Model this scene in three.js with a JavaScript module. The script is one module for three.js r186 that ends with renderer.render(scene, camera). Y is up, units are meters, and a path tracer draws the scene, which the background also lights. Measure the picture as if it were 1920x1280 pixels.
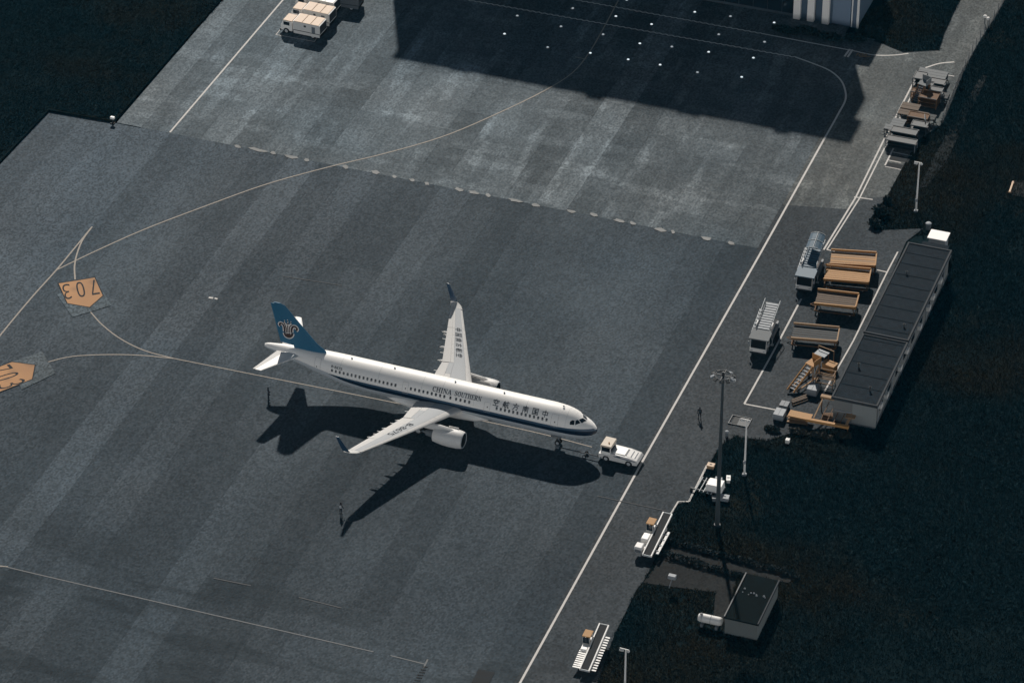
import * as THREE from 'three';
import { RoundedBoxGeometry } from 'three/addons/geometries/RoundedBoxGeometry.js';
import { mergeGeometries, mergeVertices, toCreasedNormals } from 'three/addons/utils/BufferGeometryUtils.js';
import { MarchingCubes } from 'three/addons/objects/MarchingCubes.js';
import { TessellateModifier } from 'three/addons/modifiers/TessellateModifier.js';
import { FontLoader } from 'three/addons/loaders/FontLoader.js';

// ---------------------------------------------------------------- camera, sky, sun, exposure
// World: the airliner's nose stands over x = 0, its tail at x = -44.5; +x is forward, +z its right-hand side, y up, metres.
const scene = new THREE.Scene();
const camera = new THREE.PerspectiveCamera(10.579, 1024 / 682, 5, 3000);
const PITCH = 34.8019 * Math.PI / 180, YAW = -111.2321 * Math.PI / 180;
camera.position.set(122.063, 269.663, 343.015);
const FW = new THREE.Vector3(Math.cos(PITCH) * Math.cos(YAW), -Math.sin(PITCH), Math.cos(PITCH) * Math.sin(YAW));
camera.lookAt(camera.position.clone().add(FW));
camera.updateMatrixWorld();
const renderer = new THREE.WebGLRenderer({ antialias: true });
renderer.setSize(1024, 682);
renderer.toneMapping = THREE.LinearToneMapping;
renderer.toneMappingExposure = 1.2;
renderer.shadowMap.enabled = true;
// low hazy sun behind the apron, shining towards the viewer
const SUN_AZ = 64.8 * Math.PI / 180, SUN_EL = 37 * Math.PI / 180;
const toSun = new THREE.Vector3(-Math.cos(SUN_AZ) * Math.cos(SUN_EL), Math.sin(SUN_EL), -Math.sin(SUN_AZ) * Math.cos(SUN_EL));
const sun = new THREE.DirectionalLight(new THREE.Color(1.0, 0.95, 0.88), 3.4);
sun.position.copy(toSun).multiplyScalar(300).add(new THREE.Vector3(-30, 0, -30));
sun.target.position.set(-30, 0, -30);
sun.castShadow = true; sun.shadow.radius = 2.3; sun.shadow.mapSize.set(4096, 4096);
Object.assign(sun.shadow.camera, { left: -150, right: 150, top: 150, bottom: -150, near: 10, far: 700 });
scene.add(sun, sun.target);
{ // even hazy daylight: pale towards the horizon, deeper teal overhead
  const w = 64, h = 64, d = new Float32Array(w * h * 4);
  for (let j = 0; j < h; j++) {
    const el = ((j + 0.5) / h - 0.5) * Math.PI, k = Math.pow(Math.max(0, 1 - Math.max(0, Math.sin(el))), 8);
    const c = el < 0 ? [0.02, 0.03, 0.035] : [0.010 + 3.2 * k, 0.022 + 3.22 * k, 0.040 + 3.2 * k];
    for (let i = 0; i < w; i++) d.set([...c, 1], (j * w + i) * 4);
  }
  const t = new THREE.DataTexture(d, w, h, THREE.RGBAFormat, THREE.FloatType);
  t.mapping = THREE.EquirectangularReflectionMapping; t.magFilter = t.minFilter = THREE.LinearFilter; t.needsUpdate = true;
  scene.background = t; scene.environment = t;
}

// ---------------------------------------------------------------- helpers
let seed = 20240607;
const rnd = () => { seed = (seed + 0x6D2B79F5) | 0; let t = Math.imul(seed ^ (seed >>> 15), 1 | seed); t = (t + Math.imul(t ^ (t >>> 7), 61 | t)) ^ t; return ((t ^ (t >>> 14)) >>> 0) / 4294967296; };
const rr = (a, b) => a + (b - a) * rnd();
const V = (x, y, z) => new THREE.Vector3(x, y, z);
const PHI = 0.0222;                                   // the apron's grid is turned 1.27 degrees from the airliner
const toWorld = (x, z) => [x * Math.cos(PHI) + z * Math.sin(PHI), -x * Math.sin(PHI) + z * Math.cos(PHI)];
const toGrid = (x, z) => [x * Math.cos(PHI) - z * Math.sin(PHI), x * Math.sin(PHI) + z * Math.cos(PHI)];
scene.fog = new THREE.FogExp2(new THREE.Color().setRGB(0.04, 0.55, 0.95), 2.5e-5);   // thin blue haze over the half kilometre of air
const RGT = new THREE.Vector3().crossVectors(FW, V(0, 1, 0)).normalize(), UPV = new THREE.Vector3().crossVectors(RGT, FW), FOC = 640 / Math.tan(10.579 * Math.PI / 360);
// survey: the ground (or height h) point that a pixel of the 1920 x 1280 photograph shows
function G(u, v, h = 0) {
  const d = FW.clone().addScaledVector(RGT, (u - 960) / FOC).addScaledVector(UPV, (640 - v) / FOC);
  return camera.position.clone().addScaledVector(d, (h - camera.position.y) / d.y);
}
const used = {};
function numbered(n) { const k = used[n] = (used[n] ?? -1) + 1; return k ? `${n}_${String(k).padStart(3, '0')}` : n; }
function tag(o, label, category, group) { o.userData = { label, category }; if (group) o.userData.group = group; return o; }
function thing(name, label, category, pos = V(0, 0, 0), turn = 0, group) {
  const o = new THREE.Group(); o.name = numbered(name); o.position.copy(pos); o.rotation.y = turn; scene.add(o);
  return tag(o, label, category, group);
}
function part(parent, name, geos, mat) {
  const list = (Array.isArray(geos) ? geos : [geos]).map(norm);
  const m = new THREE.Mesh(list.length > 1 ? mergeGeometries(list) : list[0], mat); m.name = name; parent.add(m); return m;
}
function norm(g) {
  if (g.userData.keep) return g;
  let r = g.index ? g.toNonIndexed() : g;
  if (!r.attributes.normal) r.computeVertexNormals();
  if (!r.attributes.uv) r.setAttribute('uv', new THREE.BufferAttribute(new Float32Array(r.attributes.position.count * 2), 2));
  for (const k of Object.keys(r.attributes)) if (!['position', 'normal', 'uv'].includes(k)) r.deleteAttribute(k);
  r.morphAttributes = {};
  return r;
}
function struct(name, geos, mat) { const m = part(scene, numbered(name), geos, mat); m.userData.kind = 'structure'; return m; }
function copy(o, pos, turn, label, group) {
  const c = o.clone(); c.name = numbered(o.name.replace(/_\d{3}$/, '')); c.position.copy(pos); c.rotation.y = turn; scene.add(c);
  c.userData = { ...o.userData, label }; if (group) c.userData.group = group; return c;
}
const box = (w, h, d, x = 0, y = 0, z = 0, r = 0.02) => { const g = r ? new RoundedBoxGeometry(w, h, d, 1, Math.min(r, w / 2.1, h / 2.1, d / 2.1)) : new THREE.BoxGeometry(w, h, d); return g.translate(x, y, z); };
function rod(a, b, r, r2 = r, n = 8) {
  const d = b.clone().sub(a), g = new THREE.CylinderGeometry(r2, r, d.length(), n);
  g.applyQuaternion(new THREE.Quaternion().setFromUnitVectors(V(0, 1, 0), d.clone().normalize()));
  return g.translate((a.x + b.x) / 2, (a.y + b.y) / 2, (a.z + b.z) / 2);
}
function bar(a, b, w, h = w) { // square bar from a to b
  const d = b.clone().sub(a), g = new THREE.BoxGeometry(w, h, d.length());
  const m = new THREE.Matrix4().lookAt(b, a, Math.abs(d.clone().normalize().y) > 0.98 ? V(1, 0, 0) : V(0, 1, 0));
  g.applyMatrix4(m); return g.translate((a.x + b.x) / 2, (a.y + b.y) / 2, (a.z + b.z) / 2);
}
function wheelGeo(r, w, x, y, z) { // tyre lying along z
  const pts = [[r * 0.55, -w / 2], [r * 0.9, -w / 2], [r, -w * 0.3], [r, w * 0.3], [r * 0.9, w / 2], [r * 0.55, w / 2]].map(p => new THREE.Vector2(p[0], p[1]));
  return new THREE.LatheGeometry(pts, 16).rotateX(Math.PI / 2).translate(x, y, z);
}
const rimGeo = (r, w, x, y, z) => new THREE.CylinderGeometry(r * 0.58, r * 0.58, w * 0.8, 14).rotateX(Math.PI / 2).translate(x, y, z);
function wheel(parent, r, w, x, y, z) { const t = part(parent, 'wheel', wheelGeo(r, w, x, y, z), M.tyre); part(parent.parent === scene ? t : parent, 'rim', rimGeo(r, w, x, y, z), M.rim); return t; }
function extr(pts, depth, bev = 0.03) { // side profile in x,y extruded across z, centred
  const s = new THREE.Shape(pts.map(p => new THREE.Vector2(p[0], p[1])));
  return new THREE.ExtrudeGeometry(s, { depth: depth - 2 * bev, bevelEnabled: bev > 0, bevelThickness: bev, bevelSize: bev, bevelSegments: 1, curveSegments: 6 }).translate(0, 0, -(depth - 2 * bev) / 2);
}
function loft(rings, capA = true, capB = true, crease = 0.7) { // closed rings of equal length
  const n = rings[0].length, pos = [], idx = [];
  rings.forEach(r => r.forEach(p => pos.push(p.x, p.y, p.z)));
  for (let i = 0; i < rings.length - 1; i++) for (let j = 0; j < n; j++) { const a = i * n + j, b = i * n + (j + 1) % n; idx.push(a, b, a + n, b, b + n, a + n); }
  for (const [on, i] of [[capA, 0], [capB, rings.length - 1]]) if (on) {
    const c = rings[i].reduce((s, p) => s.add(p), V(0, 0, 0)).multiplyScalar(1 / n), k = pos.length / 3; pos.push(c.x, c.y, c.z);
    for (let j = 0; j < n; j++) { const a = i * n + j, b = i * n + (j + 1) % n; i ? idx.push(a, b, k) : idx.push(b, a, k); }
  }
  const g = new THREE.BufferGeometry(); g.setAttribute('position', new THREE.Float32BufferAttribute(pos, 3)); g.setIndex(idx);
  return toCreasedNormals(g, crease);
}
function inPoly(x, z, P) { let c = false; for (let i = 0, j = P.length - 1; i < P.length; j = i++) { const a = P[i], b = P[j]; if ((a.z > z) !== (b.z > z) && x < (b.x - a.x) * (z - a.z) / (b.z - a.z) + a.x) c = !c; } return c; }
function sheet(P, y, thick = 0) { // flat polygon on the ground from world points
  const s = new THREE.Shape(P.map(p => new THREE.Vector2(p.x, -p.z)));
  const g = (thick ? new THREE.ExtrudeGeometry(s, { depth: thick, bevelEnabled: false }).translate(0, 0, -thick) : new THREE.ShapeGeometry(s)).rotateX(-Math.PI / 2).translate(0, y, 0);
  const p = g.attributes.position, uv = new Float32Array(p.count * 2);
  for (let i = 0; i < p.count; i++) { const q = toGrid(p.getX(i), p.getZ(i)); uv[i * 2] = (q[0] + 110) / 210; uv[i * 2 + 1] = (q[1] + 130) / 210; }
  g.setAttribute('uv', new THREE.BufferAttribute(uv, 2)); return g;
}
const px = a => a.map(q => G(q[0], q[1]));
function ribbon(P, w, y, closed = false) { // painted line along world points
  const pos = [], uv = [], idx = [], n = P.length;
  for (let i = 0; i < n; i++) {
    const t = P[Math.min(n - 1, i + 1)].clone().sub(P[Math.max(0, i - 1)]).setY(0).normalize(), s = V(-t.z, 0, t.x).multiplyScalar(w / 2);
    pos.push(P[i].x + s.x, y, P[i].z + s.z, P[i].x - s.x, y, P[i].z - s.z); uv.push(i * 0.5, 0, i * 0.5, 1);
    if (i) idx.push(2 * i - 2, 2 * i - 1, 2 * i, 2 * i - 1, 2 * i + 1, 2 * i);
  }
  const g = new THREE.BufferGeometry(); g.setAttribute('position', new THREE.Float32BufferAttribute(pos, 3)); g.setAttribute('uv', new THREE.Float32BufferAttribute(uv, 2)); g.setIndex(idx); g.computeVertexNormals();
  if (g.attributes.normal.getY(0) < 0) { for (let i = 0; i < idx.length; i += 3) [idx[i], idx[i + 1]] = [idx[i + 1], idx[i]]; g.setIndex(idx); g.computeVertexNormals(); }
  return g;
}
const smooth = (pts, n = 60) => new THREE.CatmullRomCurve3(px(pts), false, 'centripetal').getPoints(n);
// value noise
const HASH = new Uint8Array(65536); for (let i = 0; i < 65536; i++) HASH[i] = Math.floor(rnd() * 256);
const hsh = (x, y) => HASH[((x & 255) << 8) | (y & 255)] / 255;
function vn(x, y) { const i = Math.floor(x), j = Math.floor(y); let u = x - i, v = y - j; u = u * u * (3 - 2 * u); v = v * v * (3 - 2 * v); const a = hsh(i, j), b = hsh(i + 1, j), c = hsh(i, j + 1), d = hsh(i + 1, j + 1); return a + (b - a) * u + (c - a) * v + (a - b - c + d) * u * v; }
const fbm = (x, y, o = 4) => { let s = 0, a = 0.5, t = 0; for (let k = 0; k < o; k++) { s += a * vn(x, y); t += a; a *= 0.55; x = x * 2.03 + 17.3; y = y * 2.03 + 9.1; } return s / t; };
const toS = c => { c = Math.min(1, Math.max(0, c)); return 255 * (c < 0.0031308 ? 12.92 * c : 1.055 * Math.pow(c, 1 / 2.4) - 0.055); };
function tex(n, f, srgb = true, rep) {
  const d = new Uint8Array(n * n * 4);
  for (let j = 0; j < n; j++) for (let i = 0; i < n; i++) { const c = f(i / n, j / n), k = (j * n + i) * 4; d[k] = srgb ? toS(c[0]) : 255 * c[0]; d[k + 1] = srgb ? toS(c[1]) : 255 * c[1]; d[k + 2] = srgb ? toS(c[2]) : 255 * c[2]; d[k + 3] = 255; }
  const t = new THREE.DataTexture(d, n, n, THREE.RGBAFormat, THREE.UnsignedByteType);
  t.magFilter = THREE.LinearFilter; t.minFilter = THREE.LinearMipmapLinearFilter; t.generateMipmaps = true; t.wrapS = t.wrapT = THREE.RepeatWrapping;
  if (srgb) t.colorSpace = THREE.SRGBColorSpace; if (rep) t.repeat.set(rep, rep); t.needsUpdate = true; return t;
}
const lin = (r, g, b) => new THREE.Color().setRGB(r, g, b);
const mat = (r, g, b, rough = 0.6, metal = 0, extra = {}) => new THREE.MeshStandardMaterial({ color: lin(r, g, b), roughness: rough, metalness: metal, ...extra });

// ---------------------------------------------------------------- materials
const grime = tex(256, (u, v) => { const n = 0.86 + 0.14 * fbm(u * 24, v * 24, 4) + 0.04 * (rnd() - 0.5); return [n, n, n]; });
const M = {
  white: mat(0.74, 0.72, 0.69, 0.5, 0, { map: grime }), paint: mat(0.90, 0.868, 0.825, 0.5), cream: mat(0.56, 0.36, 0.205, 0.55, 0, { map: grime }), orange: mat(0.46, 0.235, 0.075, 0.7, 0, { map: grime }), tan: mat(0.38, 0.235, 0.125, 0.75, 0, { map: grime }), rust: mat(0.17, 0.085, 0.035, 0.8, 0, { map: grime }),
  tyre: mat(0.012, 0.013, 0.015, 0.85), rim: mat(0.45, 0.46, 0.47, 0.5), dark: mat(0.018, 0.022, 0.027, 0.6), black: new THREE.MeshPhysicalMaterial({ color: lin(0.008, 0.010, 0.013), roughness: 0.6, specularIntensity: 0.25 }), glass: mat(0.012, 0.018, 0.026, 0.15),
  grey: mat(0.30, 0.32, 0.34, 0.6, 0, { map: grime }), midgrey: mat(0.15, 0.165, 0.18, 0.6, 0, { map: grime }), steel: mat(0.40, 0.42, 0.43, 0.6, 0.1), deck: mat(0.16, 0.17, 0.175, 0.75, 0, { map: grime }), mud: mat(0.13, 0.09, 0.06, 0.8, 0, { map: grime }), dusk: mat(0.06, 0.062, 0.062, 0.8, 0, { map: grime }), coping: mat(0.03, 0.035, 0.04, 0.85), wallGrey: mat(0.27, 0.285, 0.28, 0.9, 0, { map: grime }), blue: mat(0.06, 0.115, 0.165, 0.6, 0, { map: grime }),
  wingGrey: mat(0.40, 0.415, 0.43, 0.65, 0, { map: grime }), wingPale: mat(0.62, 0.60, 0.575, 0.65, 0, { map: grime }), navy: mat(0.006, 0.016, 0.036, 0.35), slate: mat(0.045, 0.085, 0.135, 0.35), finBlue: mat(0.016, 0.115, 0.21, 0.65), ivory: mat(0.66, 0.56, 0.45, 0.6, 0, { map: grime }), belly: mat(0.50, 0.53, 0.56, 0.4),
  ink: mat(0.02, 0.025, 0.035, 0.5), print: mat(0.03, 0.038, 0.05, 0.9), logo: mat(0.035, 0.012, 0.010, 0.5), logoWhite: mat(0.75, 0.70, 0.66, 0.5), outline: mat(0.50, 0.49, 0.47, 0.5), joint: mat(0.62, 0.61, 0.59, 0.5),
};

// ---------------------------------------------------------------- ground, grass, pavement
const pave = (concrete) => tex(2048, (u, v) => {
  const x = u * 210 - 110, z = v * 210 - 130;
  const gr = concrete ? 0.62 : 0.85, fine = 0.84 * (1 - gr) + gr * (0.16 + 1.3 * hsh(Math.floor(u * 1024), Math.floor(v * 683) * 7 + Math.floor(u * 4)) + 0.38 * rnd()), broad = fbm(x * 0.045 + 3, z * 0.03 + 8, 4), streak = fbm(x * 0.9, z * 0.06 + 40, 3), blot = fbm(x * 0.28 + 90, z * 0.22, 5);
  let k = concrete ? 0.088 * (0.28 + 0.55 * broad + 0.46 * streak + 0.5 * blot) : 0.031 * (0.34 + 0.60 * broad + 0.36 * streak + 0.36 * blot);
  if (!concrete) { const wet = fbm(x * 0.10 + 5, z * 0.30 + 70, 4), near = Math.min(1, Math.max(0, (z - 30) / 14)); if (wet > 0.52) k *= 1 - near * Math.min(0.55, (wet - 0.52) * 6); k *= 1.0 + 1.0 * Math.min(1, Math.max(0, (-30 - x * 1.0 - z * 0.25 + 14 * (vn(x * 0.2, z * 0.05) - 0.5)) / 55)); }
  if (concrete) { const st = fbm(x * 0.13 + 31, z * 0.5 + 12, 5); const edge = Math.max(0, 1 - Math.abs(z + 60) / 26); if (st > 0.56) k *= 1 + Math.min(0.5, (st - 0.56) * 4.5) * (0.45 + 0.55 * edge); const sp = fbm(x * 0.5 + 11, z * 0.12 + 60, 4); if (sp > 0.6) k *= 1 + Math.min(0.5, (sp - 0.6) * 5); }
  k *= fine; const w = fbm(x * 0.05 + 55, z * 0.05, 3) - 0.5;
  return [k * ((concrete ? 0.88 : 0.82) + 0.22 * w), k * 1.0, k * ((concrete ? 1.07 : 1.2) - 0.2 * w)];
});
const asphaltMap = pave(false), concreteMap = pave(true);
const roughMap = tex(512, (u, v) => { const x = u * 105, z = v * 105, n = fbm(x * 0.16, z * 0.1, 4), k = 0.74 + 0.14 * n + 0.06 * rnd(); return [k, k, k]; }, false);
const bumpMap = tex(512, () => { const k = rnd(); return [k, k, k]; }, false, 3);
const asphalt = [0.8, 0.94, 1.06, 1.2].map(k => new THREE.MeshPhysicalMaterial({ color: lin(k, k, k), map: asphaltMap, roughnessMap: roughMap, roughness: 1.12 - 0.1 * k, specularColor: lin(0.62, 0.84, 1), bumpMap, bumpScale: 0.03 }));
const concrete = [0.74, 0.92, 1.08, 1.3].map(k => new THREE.MeshPhysicalMaterial({ color: lin(k, k, k), map: concreteMap, roughnessMap: roughMap, roughness: 1.12 - 0.1 * k, specularColor: lin(0.62, 0.84, 1), bumpMap, bumpScale: 0.03 }));
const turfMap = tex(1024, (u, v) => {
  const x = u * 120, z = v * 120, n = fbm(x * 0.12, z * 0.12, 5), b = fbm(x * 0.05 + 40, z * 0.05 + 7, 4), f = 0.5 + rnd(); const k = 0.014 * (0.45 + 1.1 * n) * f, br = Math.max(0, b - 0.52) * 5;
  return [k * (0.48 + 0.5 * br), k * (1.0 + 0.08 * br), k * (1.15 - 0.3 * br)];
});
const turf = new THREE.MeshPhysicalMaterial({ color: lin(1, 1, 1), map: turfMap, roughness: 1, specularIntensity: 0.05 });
{
  const g = new THREE.PlaneGeometry(3000, 3000).rotateX(-Math.PI / 2).translate(0, -0.12, 0), uv = g.attributes.uv;
  for (let i = 0; i < uv.count; i++) uv.setXY(i, uv.getX(i) * 25, uv.getY(i) * 25);
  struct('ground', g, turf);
}
function strip(x0, x1, z0, z1, inset = 0.025) { // one poured lane or slab, in grid coordinates
  const g = new THREE.BoxGeometry(x1 - x0 - inset, 0.12, z1 - z0 - inset).translate((x0 + x1) / 2, -0.06, (z0 + z1) / 2), p = g.attributes.position, uv = g.attributes.uv;
  for (let i = 0; i < p.count; i++) uv.setXY(i, (p.getX(i) + 110) / 210, (p.getZ(i) + 130) / 210);
  return g;
}
const LANE = 4.5, XE = 5.3, ZB = -50.6;
const apron = new THREE.Group(); apron.name = 'apron'; apron.rotation.y = PHI; apron.userData.kind = 'structure'; scene.add(apron);
for (let i = 0; i < 24; i++) {
  const x1 = XE - i * LANE, x0 = Math.max(-98.9, x1 - LANE), tone = Math.floor(rnd() * 4);
  const far = x0 < -88.6 ? -50.4 : ZB;
  const cuts = [far, -24 + rr(-6, 6), 6 + rr(-6, 6), 40 + rr(-6, 6), 78];
  for (let k = 0; k < 4; k++) part(apron, 'asphalt_lane', strip(x0, x1, cuts[k], cuts[k + 1], 0.008), asphalt[rnd() < 0.92 ? tone : Math.floor(rnd() * 4)]);
}
for (let i = 0; i < 21; i++) {
  const x1 = XE - i * LANE, x0 = Math.max(-88.5, x1 - LANE), base = rnd();
  for (let k = 0; k < (i === 0 ? 12 : 13); k++) part(apron, 'concrete_slab', strip(x0, x1, ZB - (k + 1) * 4.9, ZB - k * 4.9, 0.016), (i === 17 || i === 20) ? concrete[3] : concrete[Math.min(3, Math.floor((base * 0.7 + rnd() * 0.3) * 4))]);
}
// the service road and the equipment bays to the right of the apron
const edgeTop = toWorld(XE, -109), edgeBot = toWorld(XE, 78);
const roadPoly = [V(edgeTop[0], 0, edgeTop[1]), ...px([[1694, 98], [1762, 94], [1772, 62], [1805, -10], [1812, -40], [1905, -40], [1884, 0], [1848, 60], [1800, 140], [1764, 235], [1722, 262], [1700, 300], [1660, 372], [1632, 410], [1640, 432], [1732, 428], [1700, 452], [1692, 470], [1566, 752], [1612, 800], [1500, 806], [1440, 826], [1378, 818], [1350, 836], [1328, 874], [1302, 920], [1292, 940], [1272, 944], [1255, 975], [1238, 1016], [1222, 1062], [1206, 1090], [1192, 1108], [1172, 1150], [1152, 1190], [1118, 1285], [1096, 1330]]), V(edgeBot[0], 0, edgeBot[1])];
const yardMat = new THREE.MeshPhysicalMaterial({ color: lin(1.02, 0.95, 0.9), map: asphaltMap, roughnessMap: roughMap, roughness: 1.04, specularColor: lin(0.8, 0.92, 1), bumpMap, bumpScale: 0.03 });
const roadMat = new THREE.MeshPhysicalMaterial({ color: lin(0.92, 0.86, 0.78), map: concreteMap, roughnessMap: roughMap, roughness: 1.02, specularColor: lin(0.85, 0.95, 1), bumpMap, bumpScale: 0.03 });
struct('service_road', sheet(roadPoly, -0.004, 0.11), yardMat);
struct('pale_road', sheet([V(...(q => [q[0], 0, q[1]])(toWorld(XE + 0.02, -108.8))), ...px([[1694, 99], [1763, 95], [1773, 63], [1806, -10], [1812, -38], [1904, -38], [1883, 0], [1847, 60], [1799, 140], [1763, 235], [1722, 262], [1700, 300], [1664, 368], [1620, 372], [1588, 392]]), V(...(q => [q[0], 0, q[1]])(toWorld(XE + 0.02, -62)))], 0.0), roadMat);
const pathPoly = px([[1226, 1066], [1246, 1020], [1300, 1022], [1420, 1056], [1502, 1080], [1478, 1092], [1384, 1074], [1360, 1168], [1338, 1152], [1342, 1110], [1206, 1092]]);
struct('access_path', sheet(pathPoly, -0.035, 0.08), new THREE.MeshStandardMaterial({ color: lin(0.46, 0.38, 0.3), map: asphaltMap, roughness: 1 }));
struct('concrete_pad', sheet(px([[1900, 338], [1940, 338], [1935, 372], [1893, 364]]), -0.03, 0.09), new THREE.MeshStandardMaterial({ color: lin(0.5, 0.4, 0.3), map: asphaltMap, roughness: 1 }));
struct('drain_strip', sheet(px([[1842, 140], [1852, 142], [1776, 300], [1738, 350], [1724, 352], [1768, 262]]), -0.05, 0.06), new THREE.MeshStandardMaterial({ color: lin(0.3, 0.42, 0.46), map: turfMap, roughness: 1 }));

// ---------------------------------------------------------------- painted markings
const wear = tex(256, (u, v) => { const n = fbm(u * 40, v * 40, 4), k = 0.62 + 0.5 * n - (rnd() < 0.08 ? 0.3 : 0); return [k, k, k]; });
const P = {
  white: mat(0.72, 0.68, 0.64, 0.76, 0, { map: wear }), yellow: mat(0.40, 0.345, 0.29, 0.76, 0, { map: wear }), sign: mat(0.49, 0.23, 0.075, 0.76, 0, { map: wear }), black: mat(0.008, 0.010, 0.012, 0.9), hint: mat(0.075, 0.078, 0.082, 0.8, 0, { map: wear }), faint: mat(0.15, 0.155, 0.16, 0.76, 0, { map: wear }),
  slab: mat(0.085, 0.10, 0.11, 0.76, 0, { map: wear }), patch: mat(0.26, 0.26, 0.255, 0.76, 0, { map: wear }), ochre: mat(0.30, 0.17, 0.08, 0.85, 0, { map: wear }),
};
let lay = 0.005; const up = () => (lay += 0.0007);
const line = (name, pts, w, m, curve = true) => struct(name, ribbon(curve && pts.length > 2 ? smooth(pts) : px(pts), w, up()), m);
line('service_road_line', [[962, 1300], [975, 1280], [1203, 868], [1430, 468], [1545, 262]], 0.27, P.white, false);
line('service_road_line', [[1545, 262], [1572, 214], [1586, 186], [1585, 168], [1577, 150], [1556, 132], [1520, 117], [1492, 107]], 0.27, P.white);
function scallop(a, b) { // kinked roadway edge line
  const A = G(...a), B = G(...b), n = 700, out = [], d = B.clone().sub(A), L = d.length(), s = V(-d.z, 0, d.x).normalize();
  for (let i = 0; i <= n; i++) { const t = i / n, w = (t * L / 0.93) % 1, k = Math.abs(w * 2 - 1) - 0.5; out.push(A.clone().addScaledVector(d, t).addScaledVector(s, 0.22 * k)); }
  return out;
}
struct('roadway_edge_line', ribbon(scallop([860, -3], [1492, 107]), 0.2, up()), P.white);
struct('roadway_edge_line', ribbon(scallop([1060, -4], [1430, 63]), 0.2, up()), P.white);
line('roadway_edge_line', [[1430, 63], [1520, 80], [1600, 95], [1640, 103], [1680, 103], [1704, 100]], 0.22, P.white);
line('stop_line', [[1584, 106], [1594, 92]], 0.3, P.white); line('stop_line', [[1590, 107], [1599, 93]], 0.3, P.white);
line('road_line', [[1722, 138], [1655, 268], [1605, 370], [1545, 468]], 0.24, P.white, false);
line('road_line', [[1730, 140], [1664, 268], [1612, 372], [1551, 468]], 0.2, P.white, false);
line('road_line', [[1736, 127], [1762, 119], [1790, 116]], 0.26, P.white);
line('bay_line', [[1602, 369], [1637, 374]], 0.22, P.white); line('bay_line', [[1551, 468], [1566, 471]], 0.2, P.white);
line('bay_line', [[1503, 560], [1450, 660], [1396, 757]], 0.24, P.white, false); line('bay_line', [[1396, 757], [1454, 768]], 0.22, P.white);
line('bay_line', [[1684, 472], [1664, 510], [1600, 640], [1540, 745]], 0.2, P.white, false); line('bay_line', [[1645, 506], [1664, 510]], 0.22, P.white);
line('bay_line', [[1292, 940], [1272, 940], [1250, 976]], 0.2, P.white, false); line('bay_line', [[1326, 872], [1292, 940]], 0.24, P.white, false);
line('bay_line', [[1676, 278], [1660, 310]], 0.22, P.white); line('bay_line', [[1675, 285], [1710, 292]], 0.18, P.white); line('bay_line', [[1666, 300], [1690, 305]], 0.18, P.white); line('bay_line', [[1660, 312], [1690, 318]], 0.16, P.white);
line('bay_line', [[1773, 140], [1790, 143]], 0.2, P.white); line('bay_line', [[1745, 160], [1768, 165]], 0.18, P.white);
line('shoulder_line', [[545, -18], [530, 0], [318, 248]], 0.26, P.white, false);
line('parking_box', [[546, 30], [517, 65], [589, 78], [616, 40]], 0.16, P.white, false);
line('taxi_line', [[1160, 0], [1130, 56], [1104, 100], [1075, 135], [1030, 165], [930, 214], [830, 256], [720, 288], [620, 312], [500, 345], [380, 388], [270, 430], [180, 470], [105, 506]], 0.19, P.yellow);
line('taxi_line', [[-30, 668], [0, 628], [60, 556], [105, 506], [140, 464], [172, 425]], 0.21, P.yellow);
line('taxi_line', [[172, 425], [154, 450], [143, 478], [139, 500], [140, 524]], 0.21, P.yellow);
line('taxi_line', [[169, 585], [190, 608], [225, 635], [270, 657], [325, 672]], 0.17, P.yellow);
line('taxi_line', [[80, 681], [130, 669], [190, 665], [260, 666], [325, 672]], 0.17, P.yellow);
line('taxi_line', [[325, 672], [480, 703], [740, 755], [1010, 812], [1110, 838]], 0.15, P.yellow);
line('taxi_cross_mark', [[1078, 107], [1100, 111]], 0.14, P.yellow);
line('stand_line', [[-10, 1057], [0, 1060], [400, 1153], [700, 1222]], 0.17, P.faint); line('stand_line', [[732, 1229], [796, 1245]], 0.17, P.faint); line('stand_line', [[-10, 1062], [14, 1062]], 0.14, P.yellow);
line('stand_stop_bar', [[802, 1236], [794, 1252]], 0.2, P.faint);
struct('stand_ladder_mark', [0, 1, 2, 3, 4, 5, 6].map(i => ribbon(px([[774 + i * 3.0, 1280 - i * 5], [786 + i * 2.6, 1281 - i * 5]]), 0.18, up())), P.black);
struct('pavement_patch', sheet(px([[897, 1254], [928, 1261], [915, 1284], [884, 1280]]), up()), P.black);
line('lane_mark', [[400, 1084], [470, 1098]], 0.16, P.hint); line('lane_mark', [[560, 1120], [640, 1140]], 0.16, P.hint); line('lane_mark', [[1120, 930], [1250, 958]], 0.12, P.hint); line('lane_mark', [[530, 518], [640, 535]], 0.12, P.hint);
line('paint_spot', [[391, 558], [399, 559]], 0.35, P.white); line('paint_spot', [[402, 559], [407, 561]], 0.3, P.white);
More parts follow.
